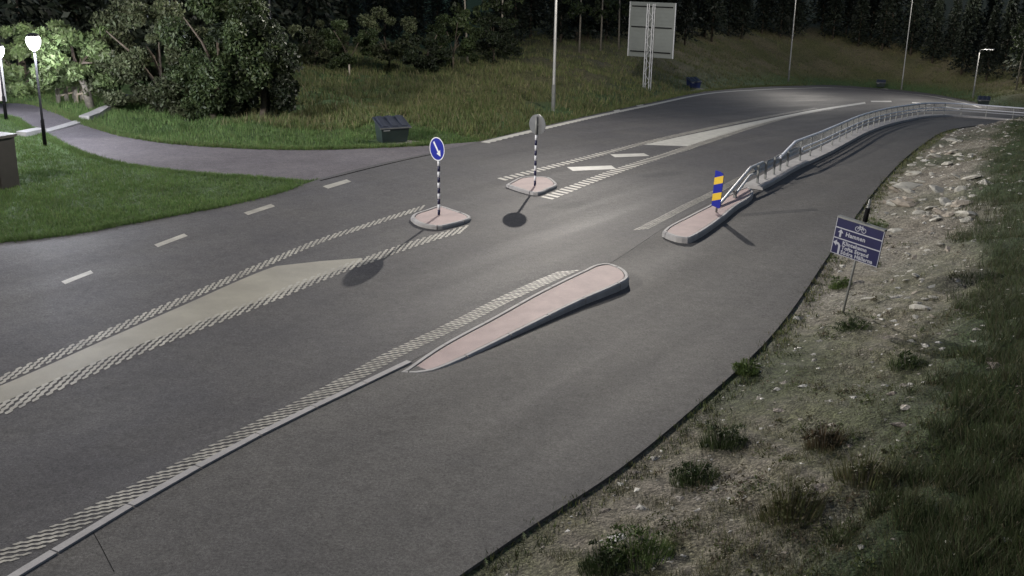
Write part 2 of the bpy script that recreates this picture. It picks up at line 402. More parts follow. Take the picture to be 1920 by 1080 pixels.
def drape(name, L1, L2, material, parent, n=60, m=5, dz=ZR + .004):
    return strip(name, np.asarray(L1), np.asarray(L2), dz, material, n, m, kind=None, parent=parent, skirt=.003)
def px_line(pts, n=None): return np.array([hit(a, b, z_road, ZR)[:2] for a, b in pts])
def quad_mark(name, q, material='paint_white', parent=road):
    a, b, c, d = px_line(q)
    return drape(name, [a, b], [d, c], material, parent, n=6, m=3)
for q in [[(115, 528), (170, 507), (175, 512), (122, 533)], [(289, 459), (345, 438), (352, 442.5), (296, 463.5)],
          [(457, 399), (508, 382.5), (516, 387), (465, 403.5)], [(605, 349.5), (650, 336.5), (658.5, 340.5), (615, 354)]]:
    quad_mark('lane_dash', q, 'paint_worn')
for q in [[(1063, 313.5), (1146, 310.5), (1156, 317), (1074, 320.5)], [(1144, 289.5), (1207, 287.5), (1218, 292.5), (1153, 295)]]:
    quad_mark('hatch_bar', q)
for q in [[(1632, 189), (1671, 189), (1672, 191.3), (1634, 191.3)], [(1710, 191.5), (1745, 194.5), (1744, 196.2), (1710, 193.2)], [(1770, 198.5), (1800, 204), (1799, 206), (1769, 200.2)]]:
    quad_mark('centre_dash', q)
hf_t = [resample(spline(px_line([(-120, 770), (0, 724), (200, 636), (350, 570), (500, 505), (518, 499)]), .4), n=100), resample(px_line([(518, 499), (600, 490), (677, 484)]), n=40)]
hf_b = [resample(spline(px_line([(-120, 808), (0, 757), (240, 655), (350, 614), (480, 567), (518, 553)]), .4), n=100), resample(px_line([(518, 553), (600, 519), (680, 490)]), n=40)]
def strip_pairs(name, A, B, dz, material, parent, m=6):
    t = np.linspace(0, 1, m); X = A[:, None, 0] * (1 - t) + B[:, None, 0] * t; Y = A[:, None, 1] * (1 - t) + B[:, None, 1] * t
    Pn = np.stack([X, Y, z_road(X, Y) + dz], -1); i = np.arange(Pn.shape[0] * m).reshape(Pn.shape[:2])
    return bulk(name, Pn.reshape(-1, 3), np.stack([i[:-1, :-1], i[:-1, 1:], i[1:, 1:], i[1:, :-1]], -1).reshape(-1, 4)[:, ::-1], material, parent=parent)
strip_pairs('hatch_fill', np.vstack([hf_t[0][:-1], hf_t[1]]), np.vstack([hf_b[0][:-1], hf_b[1]]), ZR + .004, 'paint_cream', road)
drape('hatch_fill', spline(px_line([(1208, 271.5), (1350, 241), (1450, 221), (1530, 205.5), (1622, 191.3)]), .5), spline(px_line([(1288, 274.5), (1350, 255), (1450, 226), (1540, 207.5), (1623, 194.3)]), .5), 'paint_white', road, 160, 5)

def rope_line(name, L, w, pitch, run, side, nb, hw, material, parent=road):
    """profiled marking: slanting rows of joined blobs, some of them worn away"""
    s = np.concatenate([[0], np.cumsum(np.linalg.norm(np.diff(L, axis=0), axis=1))]); tot = s[-1]
    T = np.gradient(L, axis=0); T /= np.linalg.norm(T, axis=1)[:, None]
    V = []; Fc = []; q = 0.; k = nb * 4 + 1; leng = math.hypot(run, w); du, do = run / leng, side * w / leng
    t = np.linspace(0, 1, k)
    while q < tot - run:
        j = rng.normal(0, .008, 2); worn = rng.uniform(.82, 1.08)
        hwk = hw * worn * (.55 + .45 * np.abs(np.sin(np.pi * nb * t)) ** .7) * (1 + rng.normal(0, .07, k)); hwk[0] *= .5; hwk[-1] *= .5
        sv = q + run * t + j[0]; ov = side * w * (t - .5) + j[1] * .5 + side * .011 * np.sin(2 * np.pi * nb * t)
        b = len(V)
        for sg in (-1, 1):
            S_ = np.clip(sv - sg * do * hwk, 0, tot); O_ = ov + sg * du * hwk
            x = np.interp(S_, s, L[:, 0]); y = np.interp(S_, s, L[:, 1]); tx = np.interp(S_, s, T[:, 0]); ty = np.interp(S_, s, T[:, 1])
            X = x - ty * O_; Y = y + tx * O_; V += [tuple(p) for p in np.stack([X, Y, z_road(X, Y) + ZR + .006], -1)]
        Fc += [(b + i, b + i + 1, b + k + i + 1, b + k + i) for i in range(k - 1)]
        q += pitch
    m = MB(); m.v = V; m.f = Fc
    return m.build(name, material, parent, kind='stuff')
A1 = spline(px_line([(-60, 1078), (0, 1049), (100, 1001), (200, 949), (375, 860), (480, 803), (620, 731), (740, 664), (850, 611), (960, 555), (1077, 503)]), .4)
B1 = spline(px_line([(-60, 795), (0, 769), (240, 664), (490, 566), (640, 505), (700, 484), (780, 456), (895, 423)]), .4)
C1 = spline(px_line([(-60, 738), (0, 713), (200, 625), (350, 559), (500, 494), (600, 452), (700, 419), (803, 386)]), .4)
B2 = spline(px_line([(1027, 371), (1150, 323), (1300, 274), (1400, 241), (1500, 214.5), (1560, 205)]), .4)
C2 = spline(px_line([(943, 336), (1080, 301), (1210, 268), (1350, 236.5), (1450, 217), (1530, 203)]), .4)
A2 = spline(px_line([(1197, 433), (1250, 406), (1290, 385), (1340, 361), (1390, 334), (1420, 321), (1495, 284), (1550, 262)]), .4)
rope_line('profiled_edge_line', A1, .33, .165, .52, -1, 5, .027, 'paint_worn')
rope_line('profiled_hatch_line', B1, .38, .25, .9, 1, 6, .036, 'paint_worn')
rope_line('profiled_hatch_line', C1, .27, .24, .68, 1, 5, .034, 'paint_worn')
def bar_line(name, L, w, pitch, bar, slant, material, parent=road):
    s = np.concatenate([[0], np.cumsum(np.linalg.norm(np.diff(L, axis=0), axis=1))]); V = []; Fc = []; q = 0.
    T = np.gradient(L, axis=0); T /= np.linalg.norm(T, axis=1)[:, None]
    f = lambda sv: (np.array([np.interp(sv, s, L[:, 0]), np.interp(sv, s, L[:, 1])]), np.array([np.interp(sv, s, T[:, 0]), np.interp(sv, s, T[:, 1])]))
    while q < s[-1]:
        p, t = f(q); nn = np.array([-t[1], t[0]]); b = len(V); bl = bar * rng.uniform(.9, 1.08); ww = w * rng.uniform(.93, 1.04)
        for u, o in [(-bl / 2 - slant / 2, -ww / 2), (bl / 2 - slant / 2, -ww / 2), (bl / 2 - slant * .1, -.02), (bl / 2 + slant / 2, ww / 2), (-bl / 2 + slant / 2, ww / 2), (-bl / 2 + slant * .1, .02)]:
            x, y = p + t * u + nn * o; V.append((x, y, float(z_road(x, y)) + ZR + .006))
        Fc.append(tuple(range(b, b + 6))); q += pitch
    m = MB(); m.v = V; m.f = Fc
    return m.build(name, material, parent, kind='stuff')
bar_line('profiled_hatch_line', B2, .44, .36, .2, .1, 'paint_worn')
bar_line('profiled_hatch_line', C2, .38, .36, .2, .12, 'paint_worn')
rope_line('profiled_edge_line', A2, .30, .165, .46, -1, 4, .026, 'paint_worn')
# serrated white edge line along the far side
ED = spline(px_line([(908, 267.5), (1040, 236), (1200, 201), (1340, 174), (1420, 168.5), (1500, 165.5), (1600, 166.5), (1700, 175), (1800, 191), (1838, 201.5)]), .14)
T_ = np.gradient(ED, axis=0); T_ /= np.linalg.norm(T_, axis=1)[:, None]; N_ = np.stack([-T_[:, 1], T_[:, 0]], -1)
saw = np.where(np.arange(len(ED)) % 4 < 2, .2, .13)[:, None]
drape('edge_line', ED + N_ * .17, ED - N_ * saw, 'paint_white', road, len(ED), 2)
for q in [[(1150, 207), (1161, 205.5), (1164, 207.5), (1153, 209.5)], [(1192, 197.5), (1205, 196), (1207, 197.3), (1195, 199)]]:
    quad_mark('edge_mark', q)
# dark repair joints
mat('tar', (.018, .018, .018), .9, .2, spec=0.)
def thin(pts, w, parent, dz=ZR, material='tar'):
    L = spline(np.array([hit(a, b, z_road, dz)[:2] for a, b in pts]), .3)
    T = np.gradient(L, axis=0); T /= np.linalg.norm(T, axis=1)[:, None]; N = np.stack([-T[:, 1], T[:, 0]], -1)
    return drape('tar_joint', L + N * w / 2, L - N * w / 2, material, parent, len(L), 2, dz=dz + .003)
thin([(600, 339), (640, 329), (700, 314), (760, 300), (822, 287)], .07, road, ZR)
thin([(175, 999), (186, 1018), (195, 1036), (214, 1072)], .007, bike, ZB)

# flush concrete kerb between road and bike path, laid stone by stone
kerb = empty('flush_kerb', (*SEAM[nearest(SEAM, hit(458, 835)[:2])], -6.7), kind='structure')
i0 = nearest(SEAM, hit(-40, 1130)[:2]); i1 = nearest(SEAM, hit(772, 682)[:2])
KS = resample(SEAM[i0:i1 + 1], step=1.22)
for a, b in zip(KS[:-1], KS[1:]):
    d = (b - a) / np.linalg.norm(b - a); nn = np.array([-d[1], d[0]]); a2 = a + d * .012; b2 = b - d * .012
    MB().prism([tuple(a2 - nn * .06), tuple(b2 - nn * .06), tuple(b2 + nn * .05), tuple(a2 + nn * .05)], lambda x, y: z_road(x, y) - .1, lambda x, y: z_road(x, y) + .072).build('kerb_stone', 'concrete', kerb)

# ------------------------------------------------------------------ traffic islands
def island(name, px, h, label, zf=None, kw=.095, seg=1.0):
    """h: rise above the road (number or function of x,y)"""
    hf = h if callable(h) else (lambda x, y: h + 0 * x)
    top = np.array([hit(a, b, lambda x, y: z_road(x, y) + hf(x, y))[:2] for a, b in px])
    ring = resample(spline(np.vstack([top, top[:1]]), .12), step=.15)[:-1]
    if np.sum(ring[:, 0] * np.roll(ring[:, 1], -1) - np.roll(ring[:, 0], -1) * ring[:, 1]) < 0: ring = ring[::-1]
    c = ring.mean(0); root = empty(name, (c[0], c[1], float(z_road(*c)) + ZR), label, 'traffic island')
    T = np.roll(ring, -1, 0) - np.roll(ring, 1, 0); T /= np.linalg.norm(T, axis=1)[:, None]; N = np.stack([-T[:, 1], T[:, 0]], -1)
    inner = ring + N * kw
    n = len(ring)
    infill = MB().prism([tuple(p) for p in ring + N * (kw + .02)], lambda x, y: z_road(x, y), lambda x, y: z_road(x, y) + max(float(hf(x, y)) - .012, .02)).build('paving', 'pink_paving', root)
    per = max(3, int(round(seg / .15))); k = 0
    while k < n:
        e = min(k + per, n)
        if n - e < per // 2: e = n
        m = MB(); ids = [i % n for i in range(k, e + 1)]
        V = []
        for j, i in enumerate(ids):
            sh = .013 * (1 if j == 0 else -1 if j == len(ids) - 1 else 0)
            t = T[i] * sh; o = ring[i] + t; q = inner[i] + t; b = ring[i] + N[i] * .03 + t
            zo = float(z_road(*o)); H = float(hf(*o))
            V += [(o[0], o[1], zo - .05), (o[0], o[1], zo + max(H - .03, .01)), (b[0], b[1], zo + H), (q[0], q[1], zo + H), (q[0], q[1], zo - .05)]
        Fc = []
        for j in range(len(ids) - 1):
            for u in range(5): Fc.append((j * 5 + u, (j + 1) * 5 + u, (j + 1) * 5 + (u + 1) % 5, j * 5 + (u + 1) % 5))
        Fc += [(0, 1, 2, 3, 4)[::-1], tuple((len(ids) - 1) * 5 + u for u in range(5))]
        m.add(V, [f[::-1] for f in Fc]).build('kerb_stone', 'concrete', root)
        k = e
    return root
island('traffic_island', [(770, 407), (774, 401), (800, 392), (824, 385), (853, 393), (882, 404), (884, 407.5), (862, 415.5), (840, 421), (827, 423.5), (807, 422.5), (782, 416)], .15,
       'rounded pink paved island with pale kerb under the blue keep right sign')
island('traffic_island', [(949, 345), (962, 338), (976, 332), (1000, 330), (1025, 331), (1041, 339), (1044.5, 346), (1030, 353), (1006, 361), (1001, 360.5), (970, 352.5)], .15,
       'small pink paved island under the grey backed round sign')
tipw = hit(749, 698)[:2]; endw = hit(1168, 517)[:2]
def h_long(x, y):
    d = endw - tipw; t = ((x - tipw[0]) * d[0] + (y - tipw[1]) * d[1]) / (d @ d); return .05 + .2 * np.clip(t, 0, 1.02)
island('traffic_island', [(749, 697.5), (819, 650), (928, 591), (1006, 548), (1092, 506.5), (1122, 494), (1142, 493), (1168, 502), (1180, 516), (1177, 523), (1163, 531), (1092, 562), (980, 617), (902, 656), (837, 686), (811, 695), (772, 700)], h_long,
       'long tapering pink paved island with dark kerb beside the bike path', seg=1.4)
H4 = .2
island('traffic_island', [(1242, 433), (1250, 425), (1287, 405.5), (1333, 382), (1370, 362), (1402, 350), (1412, 356), (1410, 366), (1380, 386.5), (1357, 405.5), (1299, 443), (1291, 446), (1272, 444), (1254, 438.7)], H4,
       'pink paved island with the blue and yellow marker panel at the railing end', seg=1.4)

# raised concrete strip carrying the railing
i0 = nearest(RAILB, hit(1412, 356)[:2]); RB = RAILB[i0:]
T_ = np.gradient(RB, axis=0); T_ /= np.linalg.norm(T_, axis=1)[:, None]; N_ = np.stack([-T_[:, 1], T_[:, 0]], -1)
Lft = RB + N_ * .30; Rgt = RB - N_ * .34
def median_strip(name, L1, L2, h, material):
    A = resample(L1, n=len(L1)); m = MB(); V = []; Fc = []
    for a, b in zip(L1, L2):
        za, zb = float(z_road(*a)), float(z_road(*b)); V += [(a[0], a[1], za - .05), (a[0], a[1], za + h), (b[0], b[1], zb + h), (b[0], b[1], zb - .05)]
    for i in range(len(L1) - 1):
        for u in range(3): Fc.append((i * 4 + u, i * 4 + u + 1, (i + 1) * 4 + u + 1, (i + 1) * 4 + u))
    Fc += [(0, 3, 2, 1)]
    return m.add(V, [f[::-1] for f in Fc]).build(name, material, None, kind='structure')
HM = .17
median_strip('median_strip', Lft[::2], Rgt[::2], HM, 'concrete')
mat('gutter', (.05, .048, .045), .7, .3, 4)

# ------------------------------------------------------------------ guard rail with bike railing
s_r = np.concatenate([[0], np.cumsum(np.linalg.norm(np.diff(RAILB, axis=0), axis=1))])
def rail_pt(s, h, off=0.):
    x = np.interp(s, s_r, RAILB[:, 0]); y = np.interp(s, s_r, RAILB[:, 1])
    x2 = np.interp(s + .3, s_r, RAILB[:, 0]); y2 = np.interp(s + .3, s_r, RAILB[:, 1]); x1 = np.interp(max(s - .3, 0), s_r, RAILB[:, 0]); y1 = np.interp(max(s - .3, 0), s_r, RAILB[:, 1])
    d = math.hypot(x2 - x1, y2 - y1) + 1e-9; nx, ny = -(y2 - y1) / d, (x2 - x1) / d
    X, Y = x + nx * off, y + ny * off
    return Vector((X, Y, float(z_road(X, Y)) + HM + h))
def s_at(px, py): return s_r[nearest(RAILB, hit(px, py)[:2])]
S0 = s_at(1378, 371); S_B = s_at(1418, 353); S_H = s_at(1499, 309); S_END = s_r[-1] - 1
gr = empty('guard_rail', rail_pt(S_B, 0), 'steel guard rail with ramped end and bar railing between road and bike path', 'guard rail')
HB0, HB1, HT, HMID, HLOW = .56, .26, .80, .50, .32
# W beam on the road side
prof = [(.0, HB1), (.06, HB1 + .04), (.06, HB1 + .09), (.0, HB1 + .13), (.0, HB1 + .17), (.06, HB1 + .21), (.06, HB1 + .26), (.0, HB1 + .3)]
svals = list(np.arange(S_B - .1, S_H + .6, .5))
V = []; Fc = []
for s in svals:
    for o, h in prof: V.append(rail_pt(s, h, .09 + o))
    for o, h in prof[::-1]: V.append(rail_pt(s, h, .085 + o))
npf = len(prof) * 2
for i in range(len(svals) - 1):
    for u in range(npf): Fc.append((i * npf + u, i * npf + (u + 1) % npf, (i + 1) * npf + (u + 1) % npf, (i + 1) * npf + u))
MB().add(V, Fc).build('beam', 'galvanised', gr)
# ramped end: two tubes down to the island
e0 = hit(1347, 386, z_road, H4 + .02); e0 = Vector(e0); e1 = Vector(hit(1378, 366, z_road, H4 + .06))
k1 = rail_pt(S_B - .5, HB0, .12); k2 = rail_pt(S_B - .5, HB1 + .04, .12)
MB().tube([e0, k1, rail_pt(S_B + 1, HB0, .12)], .045, 8).build('ramped_end_rail', 'galvanised', gr)
MB().tube([e1, k2, rail_pt(S_B + 1, HB1 + .04, .12)], .04, 8).build('ramped_end_rail', 'galvanised', gr)
# posts
post_s = [s_at(*p) for p in [(1418, 353), (1434, 344), (1449, 336), (1462, 328), (1474, 321)]]
for s in post_s:
    MB().box(rail_pt(s, (HB0 + .03) / 2), (.065, .065, HB0 + .03), Matrix.Rotation(-.6, 3, 'Z')).build('post', 'galv_dull', gr)
hp = e1.copy(); MB().box(hp + Vector((0, 0, .04)), (.09, .09, .22), Matrix.Rotation(-.6, 3, 'Z')).build('post', 'galv_dull', gr)
tall = [s_at(*p) for p in [(1499, 309), (1520, 300), (1538, 291), (1556, 280), (1572, 273)]]
step = 1.95; s = tall[-1] + step
while s < S_END: tall.append(s); s += step
for s in tall:
    MB().box(rail_pt(s, HT / 2), (.06, .06, HT), Matrix.Rotation(-.6, 3, 'Z')).build('post', 'galv_dull', gr)
ramp0 = s_at(1456, 331); ramp1 = s_at(1487, 315)
top = [rail_pt(ramp0, .5, -.02), rail_pt(ramp1, HT + .02, 0)] + [rail_pt(s, HT + .02) for s in np.arange(ramp1 + .6, S_END, .6)]
MB().tube(top, .05, 8).build('handrail', 'rail_white', gr)
sa = S_H + .05
loop = [rail_pt(s, HMID, -.06) for s in np.arange(sa, S_END, .6)]
MB().tube([rail_pt(sa - .12, HLOW + .09, -.06), rail_pt(sa - .08, HMID - .03, -.06)] + loop, .032, 6).build('middle_rail', 'rail_white', gr)
MB().tube([rail_pt(sa - .12, HLOW + .09, -.06), rail_pt(sa - .08, HLOW + .03, -.06)] + [rail_pt(s, HLOW, -.06) for s in np.arange(sa, S_END, .6)], .032, 6).build('lower_rail', 'galvanised', gr)
m = MB()
for s in np.arange(ramp1 + .2, S_END, .13): m.tube([rail_pt(s, HMID if s > sa else HB0, -.01), rail_pt(s, HT, -.01)], .008, 4, cap=False)
m.build('balusters', 'galv_dull', gr, kind='stuff')

# ------------------------------------------------------------------ lamps
def lamp_light(name, loc, watts, col, parent, flat=2.0, clampv=11.0, radius=.12, front=None, cut=True):
    ld = bpy.data.lights.new(name, 'POINT'); ld.energy = watts; ld.color = col; ld.shadow_soft_size = radius; ld.use_nodes = True
    n = ld.node_tree.nodes; l = ld.node_tree.links; em = n['Emission']
    tc = n.new('ShaderNodeTexCoord'); sp = n.new('ShaderNodeSeparateXYZ'); l.new(tc.outputs['Normal'], sp.inputs[0])
    ab = n.new('ShaderNodeMath'); ab.operation = 'ABSOLUTE'; l.new(sp.outputs['Z'], ab.inputs[0])
    mxx = n.new('ShaderNodeMath'); mxx.operation = 'MAXIMUM'; mxx.inputs[1].default_value = .12; l.new(ab.outputs[0], mxx.inputs[0])
    pw = n.new('ShaderNodeMath'); pw.operation = 'POWER'; pw.inputs[1].default_value = -flat; l.new(mxx.outputs[0], pw.inputs[0])
    mn = n.new('ShaderNodeMath'); mn.operation = 'MINIMUM'; mn.inputs[1].default_value = clampv; l.new(pw.outputs[0], mn.inputs[0])
    mr = n.new('ShaderNodeMapRange'); mr.interpolation_type = 'SMOOTHSTEP'; mr.inputs[1].default_value = .06; mr.inputs[2].default_value = .2; l.new(ab.outputs[0], mr.inputs[0])
    mu = n.new('ShaderNodeMath'); mu.operation = 'MULTIPLY'; l.new(mn.outputs[0], mu.inputs[0]); l.new(mr.outputs[0], mu.inputs[1])
    last = mu if cut else mn
    if front is not None:            # road optics: little light behind the pole
        dt = n.new('ShaderNodeVectorMath'); dt.operation = 'DOT_PRODUCT'; l.new(tc.outputs['Normal'], dt.inputs[0]); dt.inputs[1].default_value = (front[0], front[1], 0)
        fr = n.new('ShaderNodeMapRange'); fr.interpolation_type = 'SMOOTHSTEP'; fr.inputs[1].default_value = -.6; fr.inputs[2].default_value = .1; fr.inputs[3].default_value = .5; fr.inputs[4].default_value = 1.0
        l.new(dt.outputs['Value'], fr.inputs[0])
        m2 = n.new('ShaderNodeMath'); m2.operation = 'MULTIPLY'; l.new(last.outputs[0], m2.inputs[0]); l.new(fr.outputs[0], m2.inputs[1]); last = m2
    l.new(last.outputs[0], em.inputs['Strength'])
    o = bpy.data.objects.new(name, ld); COL.objects.link(o); o.parent = parent
    o.location = Vector(loc) - parent_loc(parent); return o
def street_lamp(base, head_xy, height, label, watts, col=(1, .93, .84), group='tall road lamps along the far kerb'):
    b = Vector(base); r = empty('street_lamp', b, label, 'street lamp', group)
    topz = b.z + height; d = Vector((head_xy[0] - b.x, head_xy[1] - b.y, 0)); L = d.length; d = d / max(L, 1e-6)
    MB().tube([b - Vector((0, 0, .2)), b + Vector((0, 0, 1.3))], [.1, .1], 10).build('pole_base', 'galv_dull', r)
    MB().tube([b + Vector((0, 0, 1.3)), b + Vector((0, 0, 1.34)), (b.x, b.y, topz - .4)], [.1, .075, .045], 10).build('pole', 'pole_grey', r, True)
    MB().tube([(b.x, b.y, topz - .5), (b.x + d.x * .05, b.y + d.y * .05, topz - .12), (b.x + d.x * .35, b.y + d.y * .35, topz), tuple(b + d * (L - .2) + Vector((0, 0, topz - b.z + .05)))], .035, 8).build('arm', 'pole_grey', r, True)
    R = Matrix.Rotation(math.atan2(d.y, d.x), 3, 'Z'); hc = Vector((head_xy[0], head_xy[1], topz + .06))
    h = MB().box(hc, (.75, .3, .09), R).build('lamp_head', 'galv_dull', r)
    MB().box(hc - Vector((0, 0, .052)), (.5, .2, .012), R).build('led_panel', 'led_glow', h)
    lamp_light('lamp_light', hc - Vector((0, 0, .22)), watts, col, r, front=(d.x, d.y))
    return r
b1 = hit(1037, 208, z_ground)
street_lamp(b1, (3.35, 50.6), 3.35 - b1[2], 'grey road lamp pole behind the round sign, nearest of the four far kerb poles', LAMP_W * 1.0)
b2 = hit(1478, 153, z_ground); street_lamp(b2, (b2[0] + 2.2, b2[1] - 1.6), 12.5, 'grey road lamp pole between the big board and the far bend', LAMP_W * .3)
b3 = hit(1690, 168, z_ground); street_lamp(b3, (b3[0] + 2.2, b3[1] - 1.6), 14, 'grey road lamp pole just right of the third grit bin', LAMP_W * .26)
b4 = hit(1824, 184, z_ground); t4 = at_dist(1833, 92, b4); street_lamp(b4, (b4[0] + 1.0, b4[1] - .5), t4[2] - b4[2], 'farthest road lamp pole, its lit head showing against the dark wood', LAMP_W * .05)
b0 = np.array([-21.0, 17.5]); street_lamp((b0[0], b0[1], float(z_road(*b0))), (-18.8, 15.6), 11.4, 'road lamp pole left of the lawn, outside the frame', LAMP_W * 1.1)

def path_lamp(base, height, label, watts):
    b = Vector(base); r = empty('path_lamp', b, label, 'path lamp', 'park lamps along the footpath')
    MB().tube([b - Vector((0, 0, .1)), b + Vector((0, 0, .9)), b + Vector((0, 0, .93)), b + Vector((0, 0, height - .3))], [.065, .06, .042, .035], 10).build('pole', 'pole_dark', r, True)
    z = b.z + height
    h = MB(); rings = [(.06, -.36), (.17, -.28), (.25, -.14), (.27, .0), (.22, .1)]
    V = []; n = 16
    for rr, dz in rings:
        rr *= .84
        for k in range(n): V.append((b.x + rr * math.cos(2 * math.pi * k / n), b.y + rr * math.sin(2 * math.pi * k / n), z + dz))
    Fc = [(i * n + k, i * n + (k + 1) % n, (i + 1) * n + (k + 1) % n, (i + 1) * n + k) for i in range(4) for k in range(n)]
    h.add(V, Fc).build('globe', 'lamp_glow', r, True)
    V = []
    for rr, dz in [(.198, .1), (.2, .13), (.17, .17), (.09, .2), (.02, .21)]:
        for k in range(n): V.append((b.x + rr * math.cos(2 * math.pi * k / n), b.y + rr * math.sin(2 * math.pi * k / n), z + dz))
    MB().add(V, Fc + [tuple(range(n))[::-1]]).build('cap', 'lamp_black', r, True)
    lamp_light('lamp_light', (b.x, b.y, z - .42), watts, (.88, .9, 1.0), r, 1.3, 6.0, .2, cut=False)
    return r
pb = hit(85, 276, z_ground); path_lamp(pb, at_dist(65, 74, pb)[2] - pb[2], 'black park lamp with glowing white head beside the footpath on the lawn', 650)
pb2 = hit(12, 226, z_ground); path_lamp(pb2, at_dist(-2, 92, pb2)[2] - pb2[2], 'park lamp half cut by the left picture edge above the notice board', 260)
pb3 = hit(513, 168, z_ground); path_lamp(pb3, at_dist(506, -75, pb3)[2] - pb3[2], 'park lamp whose pale pole shows above the dark tree', 220)

# ------------------------------------------------------------------ round keep right signs
def frame_from(n):
    n = Vector(n).normalized(); u = Vector((0, 0, 1)).cross(n).normalized(); return n, u, n.cross(u)
def banded_pole(base, h, bands, parent, r=.035):
    b = Vector(base); z = 0.; k = 0; L = h / bands
    for k in range(bands):
        MB().tube([b + Vector((0, 0, k * L)), b + Vector((0, 0, (k + 1) * L))], r, 10).build('pole_band', 'sign_navy' if k % 2 == 0 else 'sign_white', parent, True)
def disc(c, n, u, v, r0, r1, t, seg=40):
    m = MB(); P = lambda r, a: c + (u * math.cos(a) + v * math.sin(a)) * r
    if r0 == 0: return m.slab([P(r1, 2 * math.pi * k / seg) for k in range(seg)], n, t)
    V = []; Fc = []
    for k in range(seg):
        a = 2 * math.pi * k / seg; V += [P(r0, a), P(r1, a), P(r1, a) + n * t, P(r0, a) + n * t]
    for k in range(seg):
        j = (k + 1) % seg
        for q in range(4): Fc.append((k * 4 + q, j * 4 + q, j * 4 + (q + 1) % 4, k * 4 + (q + 1) % 4))
    return m.add(V, Fc)
def round_sign(px_base, px_c, normal, rad, label, hz):
    b = hit(*px_base, z_road, hz); c = Vector(at_dist(*px_c, b)); r = empty('keep_right_sign', b, label, 'road sign', 'round signs on the small islands')
    n, u, v = frame_from(normal)
    h = c.z - b[2]
    banded_pole(b, h - rad, 10, r)
    pc = Vector((b[0], b[1], c.z)); cc = pc + n * .045
    MB().tube([pc + Vector((0, 0, -rad)), pc + Vector((0, 0, rad * .8))], .035, 10).build('pole_top', 'galv_dull', r, True)
    MB().box(pc + n * .036, (.12, .03, .05), Matrix((u, n, v)).transposed()).build('clamp', 'galv_dull', r)
    face = disc(cc, n, u, v, 0, rad, .006).build('disc', 'sign_back', r)
    f0 = cc + n * .007
    disc(f0, n, u, v, 0, rad * .93, .002).build('face', 'sign_blue', face)
    disc(f0, n, u, v, rad * .92, rad, .004).build('rim', 'sign_white', face)
    a0 = f0 + n * .003; dr = (u * .62 - v * .78).normalized() ; dp = n.cross(dr)
    T = lambda a, b_: a0 + dr * (a * rad) + dp * (b_ * rad)
    MB().slab([T(-.72, -.09), T(.28, -.09), T(.28, -.3), T(.74, 0), T(.28, .3), T(.28, .09), T(-.72, .09)], n, .002).build('arrow', 'sign_white', face)
    return r
yaw = math.radians(47)
round_sign((823, 403), (821, 279), (-math.sin(yaw), -math.cos(yaw), 0), .31, 'round blue sign with white arrow pointing down right on a banded pole', .15)
yaw = math.radians(38)
round_sign((1003, 348), (1007.5, 234), (math.sin(yaw), math.cos(yaw), 0), .31, 'round sign seen from its grey back on a banded pole', .15)

# ------------------------------------------------------------------ blue and yellow marker panel
b = Vector(hit(1343, 397, z_road, H4)); r = empty('obstacle_marker', b, 'tall panel with slanting blue and yellow stripes on the island nose', 'marker')
yaw = math.radians(50); n, u, v = frame_from((-math.sin(yaw), -math.cos(yaw), .0))
lean = math.radians(3.0); v = (Vector((0, 0, 1)) * math.cos(lean) + u * math.sin(lean)).normalized(); u = v.cross(n).normalized()
PW, PH, P0 = .31, 1.02, .16
MB().tube([b - Vector((0, 0, .03)), b + v * .9], .03, 8).build('pole', 'galv_dull', r, True)
mc = b + n * .036 + v * P0
def pp(a, h): return mc + u * a + v * h
panel = MB().slab([pp(-PW / 2, 0), pp(PW / 2 * .8, -.03), pp(PW / 2, .02), pp(PW / 2, PH - .1), pp(PW / 2 * .7, PH - .035), pp(0, PH - .005), pp(-PW / 2, PH)], n, .02).build('panel', 'sign_blue', r)
for h0 in (.13, .60):
    MB().slab([q + n * .021 for q in (pp(-PW / 2, h0), pp(PW / 2, h0 + .12), pp(PW / 2, h0 + .33), pp(-PW / 2, h0 + .21))], n, .002).build('yellow_stripe', 'sign_yellow', panel)

# ------------------------------------------------------------------ leaning direction sign on the bank
b = Vector(hit(1580, 589, z_ground)); r = empty('direction_sign', b, 'leaning navy bike direction sign with white lettering on the stony bank', 'direction sign')
DS = dict(yaw=.799, w=1.031, h=.74, up=1.553)
n, u, v = frame_from((-math.sin(DS['yaw']), -math.cos(DS['yaw']), 0))
ax = Vector((.1017, -.0452, 1)).normalized()      # the post leans
v = (ax - n * ax.dot(n)).normalized(); u = v.cross(n).normalized()
bw, bh = DS['w'], DS['h']
pt_ = b + ax * 2.42
MB().tube([b - ax * .2, pt_], .024, 10).build('pole', 'galv_dull', r, True)
MB().tube([b + ax * 1.97, b + ax * 2.25], .05, 10).build('pole_sleeve', 'pole_dark', r, True)
ctr = b + ax * DS['up'] + n * .05 - u * .02
def sp_(a, h, k=0.): return ctr + u * a + v * h + n * k
bd = MB().slab([sp_(-bw / 2, -bh / 2), sp_(bw / 2, -bh / 2), sp_(bw / 2, bh / 2), sp_(-bw / 2, bh / 2)], n, .03).build('board', 'sign_navy', r)
MB().slab([sp_(-bw / 2, bh / 2 + .001, -.06), sp_(bw / 2, bh / 2 + .001, -.06), sp_(bw / 2, bh / 2 + .001, .05), sp_(-bw / 2, bh / 2 + .001, .05)][::-1], v, .035).build('board_edge', 'galv_dull', r)
for y0 in (bh * .22, -bh * .07):
    MB().slab([sp_(-bw / 2 + .01, y0, .031), sp_(bw / 2 - .01, y0, .031), sp_(bw / 2 - .01, y0 + .022, .031), sp_(-bw / 2 + .01, y0 + .022, .031)], n, .003).build('divider', 'sign_letter', bd)
m = MB()
